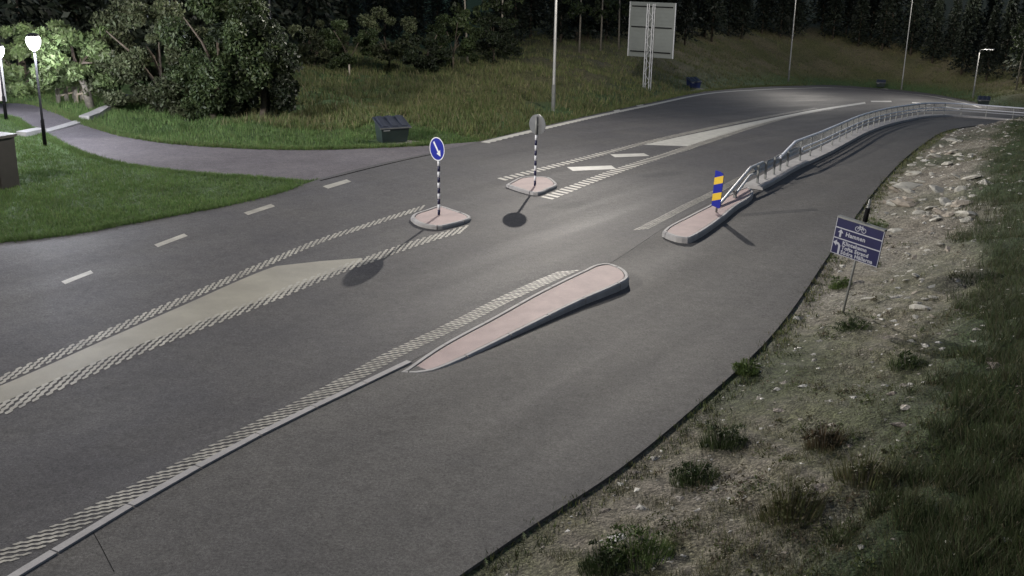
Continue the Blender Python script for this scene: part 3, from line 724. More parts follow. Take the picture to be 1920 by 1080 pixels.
for q in ([(-bw / 2, -bh / 2), (bw / 2, -bh / 2), (bw / 2, -bh / 2 + .012), (-bw / 2, -bh / 2 + .012)], [(-bw / 2, -bh / 2 + .013), (-bw / 2 + .013, -bh / 2 + .013), (-bw / 2 + .013, bh / 2), (-bw / 2, bh / 2)], [(bw / 2 - .013, -bh / 2 + .013), (bw / 2, -bh / 2 + .013), (bw / 2, bh / 2), (bw / 2 - .013, bh / 2)]):
    m.slab([sp_(x, y, .031) for x, y in q], n, .003)
m.build('border', 'sign_letter', bd)
def arrow_poly(pts): return MB().slab([sp_(x, y, .032) for x, y in pts], n, .003)
def shift(pts, x, y, k): return [(x + a * k, y + b_ * k) for a, b_ in pts]
UP = [(-.16, -.6), (.16, -.6), (.16, .1), (.45, .1), (0, .65), (-.45, .1), (-.16, .1)]
arrow_poly(shift(UP, -bw * .37, bh * .09, .13)).build('arrow_straight', 'sign_letter', bd)
TURN = [(.0, -.9), (.25, -.9), (.25, .2), (.0, .5), (-.3, .55), (-.3, .8), (-.75, .42), (-.3, .05), (-.3, .3), (-.05, .2), (.0, 0)]
arrow_poly(shift(TURN, -bw * .36, -bh * .29, .17)).build('arrow_left', 'sign_letter', bd)
def words_on(txt, x, y, size):
    cu = bpy.data.curves.new('lettering', 'FONT'); cu.body = txt; cu.size = size; cu.extrude = .0015; cu.offset = .0035; cu.space_character = 1.08; cu.resolution_u = 3
    o = bpy.data.objects.new('tmp', cu); COL.objects.link(o)
    bpy.context.view_layer.update()
    me = bpy.data.meshes.new_from_object(o.evaluated_get(bpy.context.evaluated_depsgraph_get())); COL.objects.unlink(o); bpy.data.objects.remove(o)
    org = parent_loc(bd)
    for q in me.vertices:
        p = sp_(x + q.co.x, y + q.co.y, .034 + q.co.z) - org; q.co = p
    me.materials.clear(); me.materials.append(MAT['sign_letter']); me.name = 'lettering'
    t = bpy.data.objects.new('lettering', me); COL.objects.link(t); t.parent = bd
words_on('Hamnen', -bw * .26, bh * .055, .12)
words_on('Klintehamn', -bw * .29, -bh * .195, .108)
words_on('Tofta Strand', -bw * .29, -bh * .325, .108)
words_on('Södra Hällarna', -bw * .29, -bh * .455, .108)
m = MB()
bx, by, bs = bw * .02, bh * .36, .07
for cx in (-1, 1):
    cc = sp_(bx + cx * bs, by - .01, .031); d = disc(cc, n, u, v, bs * .55, bs * .72, .003, 20); m.add(d.v, d.f)
for (a, c, w) in [((-1, 0), (-.35, .9), .1), ((-.35, .9), (.55, .8), .1), ((.55, .8), (1, 0), .1), ((-.35, .9), (0, 0), .1), ((0, 0), (.55, .8), .1), ((.55, .8), (.45, 1.2), .1), ((-.6, 1.05), (-.2, 1.05), .12)]:
    a = np.array(a) * bs; c = np.array(c) * bs; d = (c - a) / np.linalg.norm(c - a); q = np.array([-d[1], d[0]]) * w * bs
    m.slab([sp_(bx + t[0], by - .01 + t[1], .0318) for t in (a - q, c - q, c + q, a + q)], n, .0025)
m.build('bicycle_symbol', 'sign_letter', bd)

# ------------------------------------------------------------------ big road board seen from behind
b = Vector(hit(1213, 167, z_ground)); r = empty('road_board', b, 'large grey road board seen from behind on a lattice mast', 'road sign')
D_ = math.hypot(b.x, b.y)
TL, TR, BR, BL = [Vector(at_dist(px, py, b)) for px, py in ((1181, 28), (1270, 38), (1266, 112), (1179, 97))]
hdir = Vector((TR.x - TL.x, TR.y - TL.y, 0)).normalized()
yawb = math.radians(33); u = Vector((math.cos(yawb), -math.sin(yawb), 0)); n = Vector((-math.sin(yawb), -math.cos(yawb), 0)); v = Vector((0, 0, 1))
Wd = (TR - TL).length / max(.2, abs(u.dot(hdir))) * .96; zt = TL.z + .9; zb_ = BL.z - .35
sc_c = Vector((b.x, b.y, 0)) + u * .12
def bp_(a, z, k=0.): return Vector((sc_c.x, sc_c.y, 0)) + u * a + n * k + v * z
panel = MB().slab([bp_(-Wd / 2, zb_), bp_(Wd / 2, zb_), bp_(Wd / 2, zt), bp_(-Wd / 2, zt)], -n, .03).build('panel', 'board_back', r)
HHb = zt - zb_
for k in range(15):
    zz = zb_ + HHb * (k + .5) / 15
    MB().slab([bp_(-Wd / 2 + .03, zz - HHb / 30 + .02, .001), bp_(Wd / 2 - .03, zz - HHb / 30 + .02, .001), bp_(Wd / 2 - .03, zz + HHb / 30 - .02, .001), bp_(-Wd / 2 + .03, zz + HHb / 30 - .02, .001)], n, .018).build('lamella', 'board_back', panel)
for zz in (zb_ + .38, zb_ + HHb * .55, zt - .3):
    MB().box(bp_(0, zz, .075), (Wd * .88, .09, .07), Matrix((u, n, v)).transposed()).build('cross_rail', 'pole_dark', r)
for a in (-Wd / 2 + .02, Wd / 2 - .02):
    MB().box(bp_(a, (zb_ + zt) / 2, .02), (.06, .07, HHb), Matrix((u, n, v)).transposed()).build('edge_profile', 'galvanised', r)
mw = .22
for sx in (-1, 1):
    for sy in (0, 1):
        MB().tube([bp_(sx * mw, b.z - .1, .12 + sy * .34), bp_(sx * mw, zt - .1, .12 + sy * .3)], .035, 6).build('mast_leg', 'galvanised', r)
    lev = np.arange(b.z + .1, zt - .3, .5)
    for i, zz in enumerate(lev[:-1]):
        k0, k1 = (.12, .44) if i % 2 else (.44, .12)
        MB().tube([bp_(sx * mw, zz, k0), bp_(sx * mw, zz + .5, k1)], .016, 5).build('mast_brace', 'galvanised', r)
lev = np.arange(b.z + .1, zt - .3, .55)
for i, zz in enumerate(lev[:-1]):
    a0 = mw if i % 2 else -mw
    MB().tube([bp_(a0, zz, .44), bp_(-a0, zz + .55, .44)], .016, 5).build('mast_brace', 'galvanised', r)

# ------------------------------------------------------------------ grit bins
def grit_bin(base, yaw, k, label, body, lid_open=False):
    b = Vector(base); r = empty('grit_bin', b, label, 'grit bin', 'grit bins along the verge')
    R = Matrix.Rotation(yaw, 3, 'Z')
    def W(x, y, z): return b + R @ Vector((x * k, y * k, z * k))
    # body: wider at the top, sloping top edge (front is -y)
    V = [W(-.5, -.3, 0.02), W(.5, -.3, .02), W(.5, .32, .02), W(-.5, .32, .02), W(-.57, -.38, .56), W(.57, -.38, .56), W(.57, .4, .86), W(-.57, .4, .86)]
    bo = MB().add(V, [(0, 3, 2, 1), (0, 1, 5, 4), (1, 2, 6, 5), (2, 3, 7, 6), (3, 0, 4, 7), (4, 5, 6, 7)]).build('body', body, r)
    V = [W(-.62, -.44, .55), W(.62, -.44, .55), W(.62, -.44, .62), W(-.62, -.44, .62), W(-.62, .44, .87), W(.62, .44, .87), W(.62, .44, .93), W(-.62, .44, .93)]
    ld = MB().add(V, [(0, 1, 2, 3), (4, 7, 6, 5), (3, 2, 6, 7), (0, 4, 5, 1), (0, 3, 7, 4), (1, 5, 6, 2)]).build('lid', 'bin_lid', r)
    for x in (-.4, 0, .4):
        V = [W(x - .13, -.40, .622), W(x + .13, -.40, .622), W(x + .10, -.36, .68), W(x - .10, -.36, .68), W(x - .13, .40, .925), W(x + .13, .40, .925), W(x + .10, .36, .97), W(x - .10, .36, .97)]
        MB().add(V, [(0, 1, 2, 3), (4, 7, 6, 5), (3, 2, 6, 7), (0, 4, 5, 1), (0, 3, 7, 4), (1, 5, 6, 2)]).build('lid_rib', 'bin_lid', ld)
    V = [W(-.64, -.455, .575), W(.64, -.455, .575), W(.64, -.455, .615), W(-.64, -.455, .615), W(-.64, -.442, .575), W(.64, -.442, .575), W(.64, -.442, .615), W(-.64, -.442, .615)]
    MB().add(V, [(0, 1, 2, 3), (4, 7, 6, 5), (3, 2, 6, 7), (0, 4, 5, 1), (0, 3, 7, 4), (1, 5, 6, 2)]).build('lid_lip', 'galv_dull', ld)
    MB().add([W(-.48, -.384, .49), W(-.22, -.384, .49), W(-.22, -.379, .53), W(-.48, -.379, .53), W(-.48, -.37, .49), W(-.22, -.37, .49), W(-.22, -.37, .53), W(-.48, -.37, .53)], [(0, 1, 2, 3), (4, 7, 6, 5), (3, 2, 6, 7), (0, 4, 5, 1), (0, 3, 7, 4), (1, 5, 6, 2)]).build('sticker', 'label_white', bo)
    return r
zg = lambda px, py: hit(px, py, z_ground)
g1 = zg(735, 266); grit_bin(g1, math.radians(28), .98, 'dark green grit bin with ribbed lid beside the footpath mouth', 'bin_green')
g2 = zg(1300, 165); grit_bin(g2, math.radians(28), .92, 'blue grit bin in shade right of the big road board', 'bin_blue')
g3 = zg(1651, 163); grit_bin(g3, math.radians(-20), .95, 'grit bin with pale lid on the verge at the bend', 'bin_green')
g4 = zg(1843, 198); grit_bin(g4, math.radians(-25), .95, 'farthest grit bin, small and grey at the right end of the bend', 'bin_green')
# pale gravel turnouts beside the bins
mat('gravel', (.2, .19, .165), .9, .3, 5, .5, 40, fine=.3, fscale=60)
def patch(name, pts):
    P = [hit(a, c, z_ground) for a, c in pts]; c0 = np.mean(P, 0)
    m = MB(); V = [(*c0[:2], float(z_ground(c0[0], c0[1])) + .05)]
    ringp = spline(np.array([p[:2] for p in P] + [P[0][:2]]), .3)
    V += [(x, y, float(z_ground(x, y)) + .03) for x, y in ringp]
    m.add(V, [(0, i, i + 1) for i in range(1, len(V) - 1)]).build(name, 'gravel', ground)
patch('gravel_patch', [(712, 276), (752, 263), (790, 266), (800, 274), (760, 277)])
patch('gravel_patch', [(1290, 172), (1315, 166), (1340, 170), (1352, 173), (1310, 177)])
patch('gravel_patch', [(1652, 166), (1664, 166.5), (1676, 171), (1664, 171)])

# ------------------------------------------------------------------ things at the left edge and on the lawn
b = Vector(hit(6, 352, z_ground)); r = empty('utility_cabinet', b, 'dark brown cabinet with pale top cut by the left picture edge', 'cabinet')
R = Matrix.Rotation(math.radians(-24), 3, 'Z')
MB().box(b + Vector((-.12, 0, .72)), (.95, .6, 1.4), R).build('body', 'cabinet_brown', r)
MB().box(b + Vector((-.12, 0, 1.46)), (1.06, .72, .08), R).build('top', 'cabinet_top', r)
MB().box(b + Vector((-.12, 0, .03)), (.85, .5, .1), R).build('plinth', 'concrete_dark', r)
for k in (-1, 1): MB().box(b + Vector((-.12, 0, .72)) + R @ Vector((k * .235, -.306, 0)), (.44, .02, 1.25), R).build('door', 'cabinet_brown', r)
b = Vector(hit(9, 207, z_ground)); r = empty('notice_board', b, 'pale notice board on a thin post at the left end of the footpath', 'notice board')
R = Matrix.Rotation(math.radians(12), 3, 'Z')
MB().tube([b, b + Vector((0, 0, 2.2))], .03, 8).build('post', 'galv_dull', r, True)
MB().box(b + Vector((-.5, -.05, 1.25)), (1.2, .04, 1.75), R).build('panel', 'panel_beige', r)
for k in (-1, 1): MB().box(b + Vector((-.5, -.05, 1.25)) + R @ Vector((k * .59, -.025, 0)), (.05, .03, 1.8), R).build('frame', 'galv_dull', r)

# concrete drain edging crossing the footpath
E1 = resample(spline(np.array([hit(a, c)[:2] for a, c in [(40, 258), (80, 250), (150, 230), (200, 213), (248, 197)]]), .3), step=1.1)
r = empty('concrete_edging', (*E1[len(E1) // 2], float(z_road(*E1[len(E1) // 2]))), 'pale concrete edging running across the footpath and up the lawn', 'edging')
for a, c in zip(E1[:-1], E1[1:]):
    d = (c - a) / np.linalg.norm(c - a); q = np.array([-d[1], d[0]]); a2 = a + d * .012; c2 = c - d * .012
    MB().prism([tuple(a2 - q * .2), tuple(c2 - q * .2), tuple(c2 + q * .2), tuple(a2 + q * .2)], lambda x, y: z_road(x, y) - .1, lambda x, y: float(z_ground(x, y)) + (.075 if inside(POLY_PATH, np.array([a[0]]), np.array([a[1]]))[0] else .2)).build('kerb_stone', 'concrete', r)
# low timber rail under the tree
r = None
def log_rail(p0, p1, label):
    a = Vector(hit(*p0, z_ground)); c = Vector(hit(*p1, z_ground)); r = empty('timber_rail', a, label, 'timber rail', 'low rails under the tree')
    for t in (0., .5, 1.):
        p = a.lerp(c, t); MB().tube([p - Vector((0, 0, .1)), p + Vector((0, 0, .72)), p + Vector((0, 0, .8))], [.1, .1, .04], 8).build('post', 'wood', r, True)
    for h in (.32, .62):
        MB().tube([a + Vector((0, -.1, h)), c + Vector((0, -.1, h))], .055, 8).build('rail', 'wood', r, True)
log_rail((110, 194), (140, 186), 'low timber rail left of the thick trunk on the lawn')
log_rail((143, 192), (166, 186), 'low timber rail touching the thick trunk on the lawn')

# ------------------------------------------------------------------ trees and shrubs
def leaf_cloud(C, Rr, n, size, cols, clumps, seed, flat=1.0, hollow=.45):
    g = np.random.default_rng(seed)
    d = g.normal(size=(clumps, 3)); d /= np.linalg.norm(d, axis=1)[:, None]
    rad_ = hollow + (1.12 - hollow) * g.random(clumps) ** .8
    cc = np.array(C) + d * rad_[:, None] * np.array(Rr)
    cs = g.uniform(.1, .36, clumps)
    k = g.integers(0, clumps, n)
    off = g.normal(size=(n, 3)); off /= np.linalg.norm(off, axis=1)[:, None]; off *= (g.random(n) ** .5)[:, None]
    P = cc[k] + off * cs[k][:, None] * np.array(Rr) * np.array([1, 1, .7])
    a = g.normal(size=(n, 3)); a /= np.linalg.norm(a, axis=1)[:, None]
    b_ = np.cross(a, g.normal(size=(n, 3))); b_ /= np.linalg.norm(b_, axis=1)[:, None]
    s = size * g.uniform(.6, 1.4, n)[:, None]
    V = np.stack([P - a * s, P - b_ * s * .42 + a * s * .1, P + a * s, P + b_ * s * .42 + a * s * .1], 1).reshape(-1, 3)
    Fq = np.arange(n * 4).reshape(n, 4)
    col = np.array(cols)[g.integers(0, len(cols), n)] * g.uniform(.65, 1.3, n)[:, None] * g.uniform(.7, 1.25, clumps)[k][:, None]
    return V, Fq, np.repeat(col, 4, 0)
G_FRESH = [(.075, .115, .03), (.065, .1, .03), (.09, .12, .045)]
G_LIT = [(.13, .18, .07), (.11, .16, .06), (.15, .19, .09)]  # leaf greens raised so the colour itself carries the park lamp's light
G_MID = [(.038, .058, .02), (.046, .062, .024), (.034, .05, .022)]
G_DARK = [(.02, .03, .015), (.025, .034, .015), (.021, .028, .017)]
G_WEED = [(.075, .08, .035), (.09, .08, .045), (.065, .075, .03)]
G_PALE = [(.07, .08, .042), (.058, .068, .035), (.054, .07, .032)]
def broad_tree(px, C_px, r_px, label, cols, n, leaf, seed, trunk_r=.14, name='broadleaf_tree', group='trees and shrubs by the footpath', clumps=40, depth=None, bark='bark', dy=.35):
    b = Vector(hit(*px, z_ground)); D = math.hypot(b.x, b.y)
    c = Vector(at_dist(*C_px, b)); m_px = D / F_PX * 1.03
    Rr = (r_px[0] * m_px, (depth or r_px[0] * .9) * m_px, r_px[1] * m_px)
    c.y += Rr[1] * dy
    r = empty(name, b, label, 'tree' if 'tree' in name else 'shrub', group)
    g = random.Random(seed)
    tp = c + Vector((0, 0, -Rr[2] * .25))
    MB().tube([b - Vector((0, 0, .2)), b.lerp(tp, .5) + Vector((g.uniform(-.1, .1), 0, 0)), tp], [trunk_r, trunk_r * .75, trunk_r * .5], 9).build('trunk', bark, r, True)
    for k in range(5):
        e = c + Vector((g.uniform(-.7, .7) * Rr[0], g.uniform(-.7, .5) * Rr[1], g.uniform(-.2, .7) * Rr[2])); s0 = b.lerp(tp, g.uniform(.5, .98))
        MB().tube([s0, s0.lerp(e, .5) + Vector((0, 0, .1 * Rr[2])), e], [trunk_r * .45, trunk_r * .3, .02], 6).build('limb', 'bark', r, True)
    V, Fq, col = leaf_cloud(c, Rr, n, leaf, cols, clumps, seed)
    bulk('crown', V, Fq, 'leaf_tint', r, col, kind=None)
    return r
broad_tree((38, 182), (30, 126), (56, 66), 'lamp lit leafy shrub behind the notice board at the left edge', G_LIT, 11000, .14, 1, .08, 'leafy_shrub')
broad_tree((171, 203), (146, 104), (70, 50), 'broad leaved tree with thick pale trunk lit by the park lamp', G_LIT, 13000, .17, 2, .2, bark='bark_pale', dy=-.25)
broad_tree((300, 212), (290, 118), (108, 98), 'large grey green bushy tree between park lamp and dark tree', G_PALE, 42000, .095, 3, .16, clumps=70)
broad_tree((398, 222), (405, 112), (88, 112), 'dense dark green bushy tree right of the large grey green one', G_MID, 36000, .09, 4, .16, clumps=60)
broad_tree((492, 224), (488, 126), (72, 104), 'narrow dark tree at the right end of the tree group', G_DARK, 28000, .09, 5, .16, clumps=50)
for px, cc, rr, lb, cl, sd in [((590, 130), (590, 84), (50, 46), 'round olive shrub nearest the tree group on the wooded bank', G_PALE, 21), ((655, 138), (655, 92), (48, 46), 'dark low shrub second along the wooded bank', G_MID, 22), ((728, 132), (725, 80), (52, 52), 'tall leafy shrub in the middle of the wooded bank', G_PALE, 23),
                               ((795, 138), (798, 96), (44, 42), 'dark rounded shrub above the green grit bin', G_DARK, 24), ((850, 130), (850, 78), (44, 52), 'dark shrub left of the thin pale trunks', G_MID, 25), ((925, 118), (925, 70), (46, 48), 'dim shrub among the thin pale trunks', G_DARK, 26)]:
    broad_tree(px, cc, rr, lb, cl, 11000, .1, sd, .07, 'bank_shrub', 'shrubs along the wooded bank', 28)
# thin pale trunks
def thin_tree(px, h, label, seed):
    b = Vector(hit(*px, z_ground)); r = empty('slender_tree', b, label, 'tree', 'slender trees at the edge of the wood')
    g = random.Random(seed); tp = b + Vector((g.uniform(-.4, .4), g.uniform(-.3, .3), h))
    MB().tube([b - Vector((0, 0, .2)), b.lerp(tp, .5), tp], [.09, .07, .03], 8).build('trunk', 'bark_pale', r, True)
    V, Fq, col = leaf_cloud(b + Vector((0, 0, h * .72)), (1.5, 1.5, h * .33), 2600, .14, G_DARK + G_MID, 26, seed)
    bulk('crown', V, Fq, 'leaf_tint', r, col)
for px, h, lb, sd in [((877, 120), 6.5, 'slender pale trunk left of the nearest lamp pole', 32), ((940, 114), 6.5, 'slender pale trunk close to the nearest lamp pole', 33),
                      ((1086, 98), 7, 'slender pale trunk just right of the nearest lamp pole', 34), ((1126, 95), 7, 'slender pale trunk midway to the big board', 35), ((1160, 92), 7, 'slender pale trunk left of the big board', 36), ((1905, 168), 8, 'pale trunk at the right picture edge below the dark wood', 37)]:
    thin_tree(px, h, lb, sd)
b = Vector(hit(655, 142, z_ground)); r = empty('marker_stake', b, 'short pale stake standing in the rough grass below the shrubs', 'stake')
MB().box(b + Vector((0, 0, .25)), (.09, .05, .65), Matrix.Rotation(.5, 3, 'Z')).build('post', 'wood', r)
MB().box(b + Vector((0, 0, .6)), (.11, .07, .05), Matrix.Rotation(.5, 3, 'Z')).build('cap', 'bark_pale', r)
# the wood behind: dark conifers
def pine_proto(seed, h=11.0):
    g = np.random.default_rng(seed); V = []; n = 3200
    t = g.random(n) ** .8; z = h * (.1 + .9 * t); rmax = (1 - t) * 2.3 + .25
    lay = np.floor(t * 14); an = g.uniform(0, 2 * np.pi, n); rr = rmax * np.sqrt(g.random(n)) * (.7 + .3 * np.sin(an * 5 + lay * 2.1))
    P = np.stack([rr * np.cos(an), rr * np.sin(an), z - rr * .35], -1)
    a = np.stack([np.cos(an), np.sin(an), -.4 + .3 * g.normal(size=n)], -1) + .5 * g.normal(size=(n, 3)); a /= np.linalg.norm(a, axis=1)[:, None]
    b_ = np.cross(a, g.normal(size=(n, 3))); b_ /= np.linalg.norm(b_, axis=1)[:, None]
    s = g.uniform(.16, .36, n)[:, None]
    Vv = np.stack([P - a * s, P - b_ * s * .35, P + a * s, P + b_ * s * .35], 1).reshape(-1, 3)
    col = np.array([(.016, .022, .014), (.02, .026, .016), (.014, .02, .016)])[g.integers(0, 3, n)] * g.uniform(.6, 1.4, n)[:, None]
    return Vv, np.arange(n * 4).reshape(n, 4), np.repeat(col, 4, 0)
protos = []
for k in range(3):
    r = empty('pine_tree', (0, 0, 0), 'dark conifer in the unlit wood behind the bank', 'tree', 'dark conifers of the wood')
    MB().tube([(0, 0, -.6), (0, 0, 5), (.05, 0, 10.5)], [.16, .12, .03], 8).build('trunk', 'bark', r, True)
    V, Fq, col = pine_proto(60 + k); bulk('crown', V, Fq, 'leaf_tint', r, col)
    protos.append(r)
spots = []
g = random.Random(5)
for px in range(-60, 2000, 52):
    for row in range(3):
        if px < 1240: py = np.interp(px, [-60, 300, 560, 900, 1240], [148, 120, 96, 84, 78]) - row * 13
        else: py = np.interp(px, [1240, 1480, 1680, 1830, 2000], [84, 66, 96, 142, 178]) - row * 12
        w = hit(px + g.uniform(-20, 20) + row * 23, py + g.uniform(-4, 4), z_ground)
        if math.hypot(w[0], w[1]) < 185: spots.append(w)
for i, w in enumerate(spots):
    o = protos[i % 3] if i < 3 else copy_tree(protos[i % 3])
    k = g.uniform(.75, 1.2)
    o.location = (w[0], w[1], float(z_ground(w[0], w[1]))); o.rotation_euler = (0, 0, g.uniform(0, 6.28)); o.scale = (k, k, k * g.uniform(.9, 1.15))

# ------------------------------------------------------------------ grass
def blades(name, X, Y, hgt, wid, cols, label, cat, bend=.5, dz=0., seed=0):
    g = np.random.default_rng(seed); n = len(X)
    Z = z_ground(X, Y) + dz
    a = g.uniform(0, 2 * np.pi, n); h = hgt * g.uniform(.5, 1.3, n); w = wid * g.uniform(.6, 1.3, n)
    la = g.uniform(0, 2 * np.pi, n); lb = h * bend * g.uniform(.2, 1.2, n)
    ux, uy = np.cos(a) * w, np.sin(a) * w
    B = np.stack([X, Y, Z - .03], -1)
    Tm = np.stack([X + np.cos(la) * lb, Y + np.sin(la) * lb, Z + h], -1)
    U = np.stack([ux, uy, 0 * ux], -1)
    V = np.stack([B - U, B + U, Tm], 1).reshape(-1, 3)
    col = np.array(cols)[g.integers(0, len(cols), n)] * g.uniform(.6, 1.35, n)[:, None]
    o = bulk(name, V, np.arange(n * 3).reshape(n, 3), 'grass_tint', None, np.repeat(col, 3, 0), kind='stuff', k=3)
    return tag(o, label, cat)
def scatter(n, a0, a1, r0, r1, clump=0, spread=.15, seed=1):
    g = np.random.default_rng(seed)
    m = n if not clump else max(1, n // clump)
    A = np.radians(g.uniform(a0, a1, m)); R = np.exp(g.uniform(math.log(r0), math.log(r1), m))
    X = R * np.sin(A); Y = R * np.cos(A)
    if clump:
        s = np.repeat(g.uniform(.5, 1.4, m), clump) * spread
        X = np.repeat(X, clump) + g.normal(size=m * clump) * s; Y = np.repeat(Y, clump) + g.normal(size=m * clump) * s
    return X, Y
def keep(X, Y, f): k = f(X, Y); return X[k], Y[k]
not_paved = lambda X, Y: ~(inside(POLY_ROAD, X, Y) | inside(POLY_PATH, X, Y)) & (np.hypot(X - g1[0], Y - g1[1] + .3) > .85) & (np.hypot(X - g2[0], Y - g2[1] + .5) > 1.0) & (np.hypot(X - g3[0], Y - g3[1] + .5) > 1.2)
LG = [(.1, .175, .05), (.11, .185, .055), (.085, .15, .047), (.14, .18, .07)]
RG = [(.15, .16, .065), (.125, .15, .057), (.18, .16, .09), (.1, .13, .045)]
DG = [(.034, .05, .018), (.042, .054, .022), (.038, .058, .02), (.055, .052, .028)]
X, Y = keep(*scatter(420000, -32, -2, 21, 46, 6, .06, 3), lambda x, y: not_paved(x, y) & (signed(FOOT_C, x, y) < .15) & (signed(EDGE_C, x, y) > 0) & (x < -1))
blades('lawn_grass', X, Y, .075, .009, LG, 'short green lawn between road and footpath', 'grass', .8, .045, 4)
X, Y = keep(*scatter(260000, -32, 0, 28, 62, 6, .12, 5), lambda x, y: not_paved(x, y) & (signed(FOOT_C, x, y) > .1) & (signed(FOOT_C, x, y) < 5.5 + 1.5 * wave(x, y, 1.4)) & (x < -1))
blades('verge_grass', X, Y, .17, .012, LG, 'green grass behind the footpath below the trees', 'grass', .6, 0, 6)
X, Y = keep(*scatter(260000, -16, 26, 38, 170, 7, .22, 7), lambda x, y: not_paved(x, y) & (signed(FOOT_C, x, y) > .25 + 3.5 * smooth(-1, -5, x)) & (signed(FOOT_C, x, y) < 30) & (wave(x, y, 2.3) > -1.0))
blades('rough_grass', X, Y, .32, .022, RG, 'rough olive grass on the bank behind the road', 'grass', .6, 0, 8)
X, Y = keep(*scatter(360000, 0, 50, 7, 75, 12, .1, 9), lambda x, y: (-signed(EDGE_C, x, y) > .3) & (wave(x + 5, y, .8) * .6 + .8 * wave(x * 1.2, y + 3, .25) + .45 * (-signed(EDGE_C, x, y) - 3.2) > -.5 + 1.0 * smooth(16, 24, y)))
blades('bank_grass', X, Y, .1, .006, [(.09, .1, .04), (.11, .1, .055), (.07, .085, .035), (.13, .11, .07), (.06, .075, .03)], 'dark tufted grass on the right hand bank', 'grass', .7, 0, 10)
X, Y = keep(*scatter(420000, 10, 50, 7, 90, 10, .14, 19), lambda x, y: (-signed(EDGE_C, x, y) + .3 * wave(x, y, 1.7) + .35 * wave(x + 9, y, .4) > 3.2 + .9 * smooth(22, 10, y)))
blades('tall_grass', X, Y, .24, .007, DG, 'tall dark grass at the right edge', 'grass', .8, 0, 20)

def low_weeds():
    g = np.random.default_rng(91)
    A = np.radians(g.uniform(2, 34, 5200)); R = np.exp(g.uniform(math.log(8.5), math.log(40), 5200)); X = R * np.sin(A); Y = R * np.cos(A)
    d = -signed(EDGE_C, X, Y); m = (d > .45) & (d < 5.5) & (wave(X * 1.3, Y + 2, .55) + .5 * wave(X, Y, 1.6) > .35 + .8 * smooth(20, 26, Y)); X, Y = X[m], Y[m]; n = len(X)
    rr = g.uniform(.05, .2, n); hh = g.uniform(.06, .24, n); k = np.repeat(np.arange(n), 34); N = len(k)
    ro = np.sqrt(g.random(N)) * rr[k]; an = g.uniform(0, 6.28, N)
    P = np.stack([X[k] + ro * np.cos(an), Y[k] + ro * np.sin(an), 0 * ro], -1); P[:, 2] = z_ground(P[:, 0], P[:, 1]) + hh[k] * g.random(N) * (1.1 - ro / rr[k])
    a = g.normal(size=(N, 3)); a[:, 2] += .6; a /= np.linalg.norm(a, axis=1)[:, None]; b_ = np.cross(a, g.normal(size=(N, 3))); b_ /= np.linalg.norm(b_, axis=1)[:, None]
    sz = g.uniform(.012, .032, N)[:, None]
    V = np.stack([P - a * sz, P - b_ * sz * .4, P + a * sz, P + b_ * sz * .4], 1).reshape(-1, 3)
    pal = np.array([(.07, .075, .03), (.09, .08, .045), (.055, .075, .028), (.1, .08, .055), (.08, .1, .035)])
    col = pal[g.integers(0, 5, n)][k] * g.uniform(.6, 1.4, N)[:, None]
    tag(bulk('low_weeds', V, np.arange(N * 4).reshape(N, 4), 'leaf_tint', None, np.repeat(col, 4, 0), kind='stuff'), 'low olive and brown weeds spread over the stony bank', 'weeds')
low_weeds()
def edge_tufts(name, L, off0, off1, n, hgt, cols, label, seed):
    g = np.random.default_rng(seed); T = np.gradient(L, axis=0); T /= np.linalg.norm(T, axis=1)[:, None]
    i = g.integers(0, len(L), n // 8); c = L[i] + T[i] * g.normal(0, .25, (len(i), 1)) + np.stack([-T[i][:, 1], T[i][:, 0]], -1) * g.uniform(off0, off1, (len(i), 1))
    c = np.repeat(c, 8, 0) + g.normal(0, .05, (len(i) * 8, 2))
    blades(name, c[:, 0], c[:, 1], hgt, .009, cols, label, 'grass', .9, .03, seed)
edge_tufts('border_grass', OUT[nearest(OUT, hit(0, 459)[:2]):nearest(OUT, hit(565, 351)[:2])], -.04, .3, 16000, .1, LG, 'overhanging grass along the road side of the lawn', 51)
edge_tufts('border_grass', PATH_L[nearest(PATH_L, hit(0, 218)[:2]):nearest(PATH_L, hit(560, 340)[:2])], -.3, .05, 16000, .09, LG, 'overhanging grass along the footpath side of the lawn', 52)
edge_tufts('border_grass', PATH_U[nearest(PATH_U, hit(30, 195)[:2]):-8], -.05, .35, 20000, .13, LG + RG[:1], 'grass fringe along the far side of the footpath', 53)
edge_tufts('border_grass', OUT[nearest(OUT, hit(905, 266)[:2]):nearest(OUT, hit(1500, 161)[:2])], 0, .7, 22000, .16, RG + LG[:1], 'ragged grass fringe along the far white edge line', 54)
edge_tufts('border_grass', EDGE[nearest(EDGE, hit(870, 1080)[:2]):nearest(EDGE, hit(1790, 243)[:2])], -.5, .01, 9000, .07, RG + DG, 'sparse grass fringe along the bike path edge', 55)

